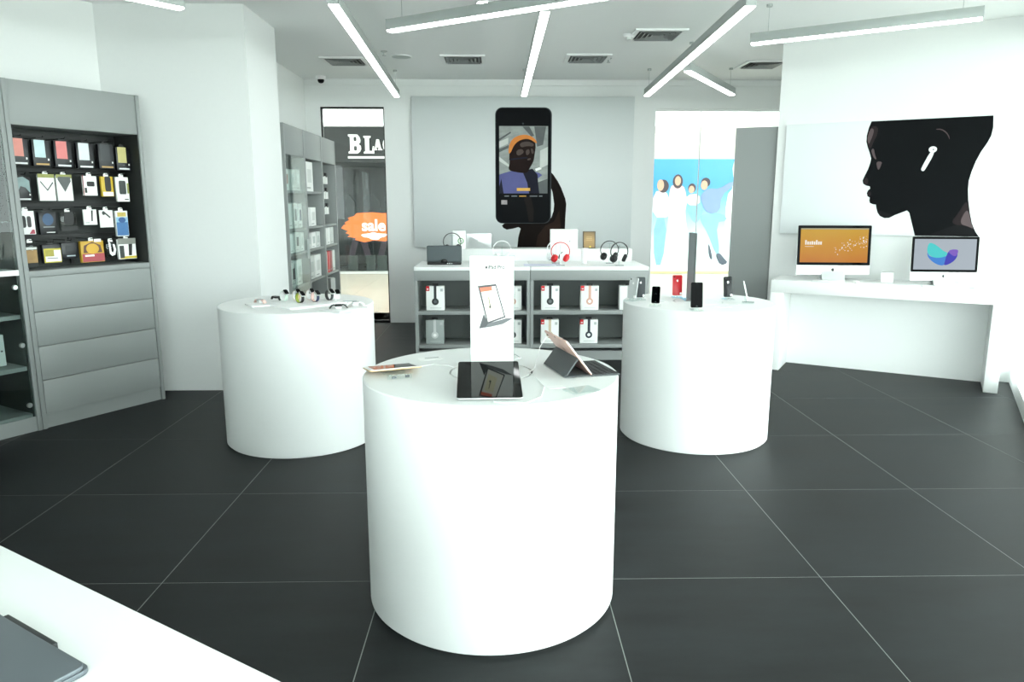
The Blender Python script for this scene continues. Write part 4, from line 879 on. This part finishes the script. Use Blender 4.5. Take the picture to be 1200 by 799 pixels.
# ================================================================== ROUND TABLES
TH = .89; R = .485
def round_table(x, y, label):
    t = thing('round_table', label, 'table', (x, y, 0), 0, 'white round display tables')
    MB().lathe([(R - .012, 0), (R - .012, .012), (R, .012), (R, TH - .004), (R - .004, TH), (.160, TH), (.160, TH - .02), (0, TH - .02)], 128).build('drum', satin, t, smooth=True)
    MB().lathe([(.153, TH - .0195), (.153, TH - .001), (.152, TH), (0, TH)], 64).build('well_lid', satin, t, smooth=True)
    return t
T1 = (-.03, 2.745); T2 = (-1.305, 4.735); T3 = (1.31, 4.755)
round_table(*T1, 'white round table carrying the tablets'); round_table(*T2, 'white round table carrying the watches'); round_table(*T3, 'white round table carrying the phones')

def sign(x, y, rz, label, art=True):
    t = thing('table_sign', label, 'sign', (x, y, TH), rz, 'upright table signs')
    w, h = .165, .445
    MB().box(-w / 2 - .003, w / 2 + .003, -.006, .006, .0, h).build('acrylic_panel', acryl, t)
    MB().box(-.09, .09, -.05, .05, 0, .005).build('foot', acryl, t)
    sheet = MB().box(-w / 2, w / 2, -.0072, -.006, .006, h - .002).build('print_sheet', card if art else mat('grey_back', '80878a', .5), t)
    MB().box(-w / 2, w / 2, .006, .0072, .006, h - .002).build('print_sheet', card if art else mat('grey_back', '80878a', .5), t)
    if art:
        S = .00076
        def q(pts): return [((x_ - 228) * S, h - (y_ - 50) * S) for x_, y_ in pts]
        tg = mat('tablet_print', '4d4f52', .4); kg = mat('keyboard_print', '6b6d70', .4)
        def pr(nm, pts, m_, l): printed(nm, q(pts), m_, sheet, l, -.0072, .0004)
        pr('tablet_print', [(158, 200), (250, 189), (297, 354), (205, 390)], tg, 1)
        pr('screen_print', [(170, 210), (247, 199), (289, 349), (209, 379)], mat('screen_print_pale', 'f3efe6', .4), 2)
        pr('orange_bar_print', [(168, 209), (228, 202), (231, 221), (174, 230)], mat('coral_print', 'f0765a', .4), 3)
        pr('yellow_page_print', [(188, 242), (236, 232), (256, 330), (212, 350)], mat('page_print', 'f5ecc6', .4), 3)
        pr('drawing_print', [(211, 255), (214, 255), (222, 295), (226, 305), (219, 312), (214, 304), (218, 296)], tg, 4)
        pr('keyboard_print', [(163, 414), (206, 388), (300, 359), (336, 357), (284, 388), (225, 403)], kg, 1)
        pr('keyboard_stand_print', [(163, 414), (188, 338), (208, 388), (200, 402)], tg, 2)
        pr('pencil_print', [(148, 434), (240, 421), (244, 427), (152, 441)], mat('pencil_print', 'c9cccc', .4), 1)
        pr('mark_print', ell(202, 108, 5, 7, 12), blackm, 1)
        text_obj('sign_lettering', 'iPad Pro', .019, c('33373a'), sheet, (.018, -.0078, h - (114 - 50) * S), .0002, .0004)
        MB().box(-.02, .024, -.0076, -.0072, h - (130 - 50) * S, h - (128 - 50) * S).build('caption_print', c('c9cccc'), sheet)
    return t
sign(-.025, 2.745, -.16, 'white upright sign picturing a tablet with a keyboard')
sign(1.275, 4.82, 1.557, 'grey upright sign seen nearly edge on among the phones', art=False)

def slab(name, w, h, th, m_, parent, r=.012, bev=.002, z0=0.0):
    return MB().prism(rr(w, h, r, 5, 0, h / 2 + z0), 0, th).build(name, m_, parent, bevel=bev, seg=2)
# large black tablet leaning in front of the sign
def wedge_stand(x, y, rz, label, w=.08, d=.1, h=.06, m_=None, tag_=True):
    t = thing('tablet_stand' if w > .06 else 'phone_stand', label, 'stand', (x, y, TH), rz, 'clear device stands')
    MB().prism([(-d / 2, 0), (d / 2, 0), (d / 2, h), (d / 2 - .006, h), (-d / 2, .012)], -w / 2, w / 2, 'yz').build('wedge', m_ or acryl, t)
    return t
def tablet(x, y, z, rz, lean, w, h, rim, face, label, home=True, bez=.012):
    """lean: angle of the screen from upright, radians; pivot at bottom edge"""
    t = thing('tablet', label, 'tablet', (x, y, z), rot=(-lean, 0, rz), group='tablets on the round table')
    slab('body', w, h, .006, rim, t)
    MB().prism(rr(w - .003, h - .003, .01, 5, 0, h / 2), -.0008, .0002).build('front_glass', face, t)
    sc_ = MB().box(-w / 2 + .02, w / 2 - .02, -.0012, -.0007, .01, h - .01).build('screen', black if face is black else bcoat, t)
    if home: MB().prism(ell(w / 2 - .01, h / 2, .0045, .0045, 14), -.0011, -.0007).build('home_button', offw, t)
    MB().lathe([(0, .006), (.004, .006), (.004, .0075), (0, .0075)], 12, 'y', (w / 2 - .015, 0, h - .015)).build('camera', black, t)
    return t
wedge_stand(-.03, 2.47, 0, 'clear wedge stand under the large black tablet', .12, .16, .036)
tablet(-.03, 2.325, TH + .009, .03, math.radians(78.5), .2206, .298, alu, black, 'black fronted tablet leaning back before the upright sign', home=False)
MB().tube([(-.02, 2.335, TH + .003), (-.015, 2.30, TH + .003), (.02, 2.285, TH + .003), (.09, 2.29, TH + .003), (.14, 2.36, TH + .003), (.16, 2.5, TH + .003), (.13, 2.66, TH + .003), (.115, 2.72, TH + .002)], .0017, 8).build('charging_cable', whitep); tag(bpy.data.objects['charging_cable'], 'white cable curling in front of the black tablet', 'cable', 'white charging cables')

# gold tablet on the left of the table
wedge_stand(-.41, 2.745, math.radians(202), 'clear wedge stand under the gold tablet', .08, .08, .014)
tablet(-.385, 2.69, TH + .0275, math.radians(22), math.radians(96), .203, .135, gold, whitep, 'small gold tablet with white front lying near the table edge', True, .008)
t = thing('acrylic_label_holder', 'clear block label holder beside the gold tablet', 'label holder', (-.365, 2.63, TH), math.radians(16))
MB().box(-.045, .045, 0, .012, 0, .018).build('block', acryl, t, bevel=.001); MB().box(-.03, -.012, -.0006, 0, .004, .013).build('print', c('5d6365'), t); MB().box(.02, .036, -.0006, 0, .005, .015).build('print', c('5d6365'), t)
o = MB().tube([(-.31, 2.83, TH + .003), (-.26, 2.87, TH + .003), (-.2, 2.85, TH + .003), (-.17, 2.80, TH + .003), (-.165, 2.76, TH + .002)], .0017, 8).build('charging_cable', whitep); tag(o, 'white cable running from the gold tablet to the table well', 'cable', 'white charging cables')
o = MB().prism(rr(.1, .055, .004, 3), 0, .0012, 'xy').build('price_card', card); o.location = (-.285, 2.985, TH + .0003); o.rotation_euler = (0, 0, .35); tag(o, 'white price card with a grey line behind the gold tablet', 'card', 'price cards')
MB().box(-.02, .04, .012, .02, .0012, .0016).build('print', c('7a7f80'), o)
# clear plate and card at the right
o = MB().prism(rr(.11, .075, .004, 3), 0, .004, 'xy').build('acrylic_plate', acryl); o.location = (.285, 2.455, TH + .0003); o.rotation_euler = (0, 0, .5); tag(o, 'clear acrylic plate lying before the keyboard tablet', 'plate')
o = MB().prism(rr(.06, .04, .003, 3), 0, .0012, 'xy').build('price_card', card); o.location = (.2, 2.5, TH + .0003); o.rotation_euler = (0, 0, .3); tag(o, 'white price card lying beside the clear plate', 'card', 'price cards')

# tablet with keyboard cover, facing right
kt = thing('keyboard_tablet', 'rose gold tablet propped in a dark grey folding keyboard cover', 'tablet', (.315, 2.775, TH), math.radians(105), )   # local -y faces +x world
cov = mat('cover_grey', '4a4e50', .65, var=.06); keym = mat('cover_key', '1e2123', .6, var=.06)
e_ = MB().prism(rr(.25, .115, .006, 3, 0, -.057), 0, .005, 'xy').build('keyboard', cov, kt, bevel=.001)
for r_ in range(4):
    for k in range(11):
        MB().box(-.115 + k * .0211, -.115 + k * .0211 + .0185, -.108 + r_ * .0225, -.108 + r_ * .0225 + .018, .005, .0068).build('key', keym, e_)
tb = bpy.data.objects.new('tablet_body', MB().prism(rr(.25, .174, .012, 5, 0, .087), 0, .0062).mesh('tablet_body', .002)); C.objects.link(tb); tb.parent = kt
tb.data.materials.append(mat('rose_back', 'e3bdb2', .4, .45, var=.02)); tb.location = (0, -.004, .006); tb.rotation_euler = (math.radians(-38), 0, 0)
MB().prism(rr(.247, .171, .011, 5, 0, .087), -.0008, .0002).build('front_glass', whitep, tb); MB().box(-.11, .11, -.0012, -.0006, .008, .166).build('screen', black, tb)
MB().lathe([(0, .0062), (.005, .0062), (.005, .0078), (0, .0078)], 14, 'y', (.11, 0, .155)).build('camera', black, tb)
MB().box(-.004, .004, .0061, .0068, .165, .172).build('antenna_mark', dgrey, tb)
apple_mark('logo', mat('rose_dark', 'b98d80', .3, .5), tb, (0, .0066, .1), .03, (0, 0, 0))
MB().prism([(-.004, .003), (.105, .003), (.108, .006), (.053, .078), (.048, .075), (.098, .007), (-.004, .006)], -.122, .122, 'yz').build('cover_stand', cov, kt, bevel=.0008)
cb_ = MB().tube([(.205, 2.9, 1.0), (.19, 2.9, .995), (.165, 2.88, .96), (.15, 2.84, .92), (.14, 2.79, TH + .004), (.125, 2.75, TH + .002), (.118, 2.745, TH + .002)], .0018, 8).build('charging_cable', whitep); tag(cb_, 'white cable rising to the rose gold tablet', 'cable', 'white charging cables')
o = MB().tube([(.03, 3.05, TH + .004), (.07, 3.03, TH + .008), (.09, 2.98, TH + .004), (.06, 2.95, TH + .003), (.02, 2.98, TH + .003)], .002, 8).build('charging_cable', metal); tag(o, 'grey looped cable behind the upright tablet sign', 'cable', 'white charging cables')

# ------------------------------------------------------------------ watches
o = MB().prism(rr(.17, .17, .008, 3), 0, .008, 'xy').build('display_tray', whitep, bevel=.001); o.location = (-1.5, 4.63, TH + .0003); o.rotation_euler = (0, 0, .6); tag(o, 'small white tray under the pink watch', 'tray')
o = MB().prism(rr(.40, .34, .008, 3), 0, .012, 'xy').build('display_tray', whitep, bevel=.001); o.location = (-1.235, 4.66, TH + .0003); o.rotation_euler = (0, 0, .78); tag(o, 'large white tray under the looped watches', 'tray')
o = MB().prism(rr(.25, .2, .008, 3), 0, .008, 'xy').build('display_tray', whitep, bevel=.001); o.location = (-.93, 4.43, TH + .0003); o.rotation_euler = (0, 0, .85); tag(o, 'white tray at the table edge under the black watch', 'tray')
def watch(x, y, z, rz, band, inner, label, r=.031, face=black):
    t = thing('smart_watch', label, 'watch', (x, y, z), rz, 'watches on the round table')
    pts = []; nr = []
    for k in range(36):
        a = 2 * PI * k / 36; pts.append((0, r * .88 * math.cos(a), r + .002 + r * math.sin(a))); nr.append((0, math.cos(a), math.sin(a)))
    MB().ring(pts, (1, 0, 0), .022, .0022, nr).build('band', band, t, smooth=True)
    MB().ring([(p[0], p[1] * .97, r + .002 + (p[2] - r - .002) * .97) for p in pts], (1, 0, 0), .021, .0009, nr).build('band_lining', inner, t, smooth=True)
    a = math.radians(135); cc = (0, r * .88 * math.cos(a), r + .002 + r * math.sin(a))
    case = MB().prism(rr(.034, .04, .009, 4), -.001, .0095, 'xy').build('case', alu if face is black else face, t, bevel=.002); case.location = cc; case.rotation_euler = (math.radians(45), 0, 0)
    MB().prism(rr(.031, .037, .008, 4), .0094, .0102, 'xy').build('screen', black, case)
    MB().lathe([(0, 0), (.0035, 0), (.0035, .003), (0, .003)], 12, 'x', (.0168, .008, .004)).build('crown', alu, case)
    return t
zT = TH + .0125
mint = mat('band_mint', 'cfe3d6', .6); tan = mat('band_tan', 'c9b18c', .6); navy = mat('band_navy', '2b3350', .6); pinkb = mat('band_pink', 'e3c3bb', .6); lime = mat('band_lime', '9aa83e', .6); dgb = mat('band_charcoal', '33393c', .6); whb = mat('band_white', 'e9ebea', .5)
watch(-1.388, 4.73, zT, .9, mint, whb, 'watch with a looped mint band')
watch(-1.316, 4.76, zT, .9, tan, whb, 'watch with a looped tan band')
watch(-1.262, 4.64, zT, 1.0, blackr, lime, 'watch with a black band lined in lime')
watch(-1.235, 4.79, zT, .9, pinkb, whb, 'watch with a looped pale pink band')
watch(-1.178, 4.69, zT, 1.0, navy, pinkb, 'watch with a navy band lined in pink')
watch(-1.105, 4.77, zT, .95, dgb, blackr, 'watch with a charcoal band')
watch(-1.075, 4.84, TH + .0005, .6, whb, whb, 'watch with a white band behind the charcoal one')
def lying(x, y, z, rz, band, label, face=alu):
    t = thing('smart_watch', label, 'watch', (x, y, z), rz, 'watches on the round table')
    MB().prism(rr(.036, .042, .01, 4), .012, .024, 'xy').build('case', face, t, bevel=.002); MB().prism(rr(.032, .038, .008, 4), .0238, .0247, 'xy').build('screen', black, t)
    for s_ in (-1, 1):
        MB().prism([(s_ * .018, .016), (s_ * .026, .019), (s_ * .038, .014), (s_ * .05, .0), (s_ * .056, .002), (s_ * .044, .019), (s_ * .028, .025), (s_ * .018, .022)], -.011, .011, 'yz').build('strap', band, t, smooth=True)
    MB().prism(rr(.03, .036, .004, 3), 0, .012, 'xy').build('cushion', whitep, t)
lying(-1.52, 4.66, TH + .0088, .9, pinkb, 'watch with pink straps lying on the small tray')
lying(-1.455, 4.79, zT, .8, blackr, 'watch with black straps lying beside the mint loop', blackm)
lying(-.972, 4.42, TH + .0088, 1.9, blackr, 'watch with black straps lying near the table edge', blackm)
lying(-.89, 4.54, TH + .0088, 1.6, whb, 'watch with white straps and black face at the tray end')
o = MB().prism(rr(.12, .07, .004, 3), 0, .0015, 'xy').build('price_card', card); o.location = (-.98, 4.80, TH + .0003); o.rotation_euler = (0, 0, .2); tag(o, 'white price card with grey text on the watch table', 'card', 'price cards')
MB().box(-.045, .045, -.02, .02, .0015, .0018).build('print', c('a9b4bb'), o)

# ------------------------------------------------------------------ phones
def phone(x, y, rz, lean, w, h, body, label, back=False, z=TH + .018, bodyth=.0075, mark=True):
    """bottom edge at (x, y, z); back=True shows its rear to the viewer"""
    t = thing('smartphone', label, 'phone', (x, y, z), rot=(-lean, 0, rz), group='phones on the round table')
    slab('body', w, h, bodyth, body, t, r=.009, bev=.0018)
    f = 1 if back else -1
    ys = (bodyth - .0002, bodyth + .0008) if back else (-.0008, .0002)
    MB().prism(rr(w - .003, h - .003, .008, 5, 0, h / 2), *ys).build('front_glass', bcoat, t)
    if back:
        apple_mark('logo', whitep if body is not blackphone else alu, t, (0, -.0002, h * .72), .014)
        MB().lathe([(0, -.0014), (.0045, -.0014), (.0045, .0002), (0, .0002)], 14, 'y', (-w / 2 + .012, 0, h - .012)).build('camera', black, t)
        MB().prism(rr(.014, .016, .003, 3, w / 2 - .01, .012), -.006, -.0001).build('security_tag', whitep, t)
    else:
        MB().prism(ell(0, .0085, .0045, .0045, 14), -.0011, -.0007).build('home_button', dgrey, t); MB().box(-.006, .006, -.0011, -.0007, h - .01, h - .0085).build('earpiece', dgrey, t)
    return t
def pstand(x, y, rz, label):
    t = thing('phone_stand', label, 'stand', (x, y, TH + .0003), rz, 'clear phone stands')
    MB().box(-.035, .035, -.045, .03, 0, .006).build('base', acryl, t)
    MB().prism([(-.012, .006), (.014, .006), (.024, .075), (.018, .075), (.006, .018), (-.012, .018)], -.012, .012, 'yz').build('prop', acryl, t)
blackphone = mat('phone_jet', '121416', .25, 0, .25); redphone = mat('phone_red', 'c21a26', .3, .1); silverphone = mat('phone_silver', 'c5c9ca', .3, .6)
for (x, y, rz, ln, w, h, b_, bk, l, l2) in (
        (.875, 4.78, -.75, .2, .067, .138, silverphone, True, 'silver phone seen from behind beside the dark one', 'clear stand under the silver phone'),
        (.945, 4.83, -.1, .12, .06, .135, MATS['band_charcoal'], True, 'charcoal phone next to the silver phone', 'clear stand under the charcoal phone'),
        (.985, 4.55, -.25, .55, .052, .116, blackphone, False, 'small black phone leaning back near the table edge', 'clear stand under the small black phone'),
        (1.215, 4.93, -.06, .15, .066, .138, redphone, True, 'red phone seen from behind', 'clear stand under the red phone'),
        (1.19, 4.34, 0, .12, .072, .152, blackphone, False, 'large black phone standing at the front of the table', 'clear stand under the large black phone'),
        (1.535, 4.84, .1, .15, .06, .135, blackphone, True, 'black phone seen from behind beside the white one', 'clear stand under the black phone seen from behind'),
        (1.61, 4.66, 1.25, .25, .062, .128, whitep, True, 'white phone seen almost edge on', 'clear stand under the white phone')):
    phone(x, y, rz, ln, w, h, b_, l, back=bk)
    pstand(x - .004 * math.sin(rz), y + .014, rz, l2)
for (x, y, rz, l) in ((1.05, 4.74, .2, 'white price card near the charcoal phone'), (1.4, 4.5, .1, 'white price card near the large black phone'), (1.5, 4.62, -.3, 'white price card near the white phone')):
    o = MB().prism(rr(.09, .06, .004, 3), 0, .0015, 'xy').build('price_card', card); o.location = (x, y, TH + .0003); o.rotation_euler = (0, 0, rz); tag(o, l, 'card', 'price cards')
    MB().box(-.03, .03, -.022, -.012, .0015, .0018).build('print', c('b4b9ba'), o)

# ================================================================== COUNTER IN THE CORNER
ct_ = thing('service_counter', 'long white service counter carrying the closed grey laptop', 'counter', (-.966, 1.335, 0), math.radians(-32.5))
MB().box(-1.6, 1.1, -.75, 0, .84, .88).build('top', lam, ct_, bevel=.002)
MB().box(-1.58, 1.08, -.72, -.02, .0, .84).build('body', satin, ct_)
lt = thing('laptop', 'closed slate grey laptop lying on the service counter', 'laptop', (-.574, .936, .88), math.radians(-32.5))
slate = mat('slate_metal', '6d747a', .42, .5, var=.03)
MB().prism(rr(.325, .227, .012, 5, -.1625, -.1135), .001, .009, 'xy').build('base', slate, lt, bevel=.0015)
MB().prism(rr(.325, .222, .012, 5, -.1625, -.117), .0095, .0165, 'xy').build('lid', slate, lt, bevel=.0015)
MB().box(-.235, -.09, -.007, .002, .004, .0155).build('hinge', mat('hinge_dark', '2c2f31', .4), lt, bevel=.0015)
apple_mark('logo', mat('slate_mark', '25282a', .2, .6), lt, (-.1625, -.117, .0166), .03, (-PI / 2, 0, 0))
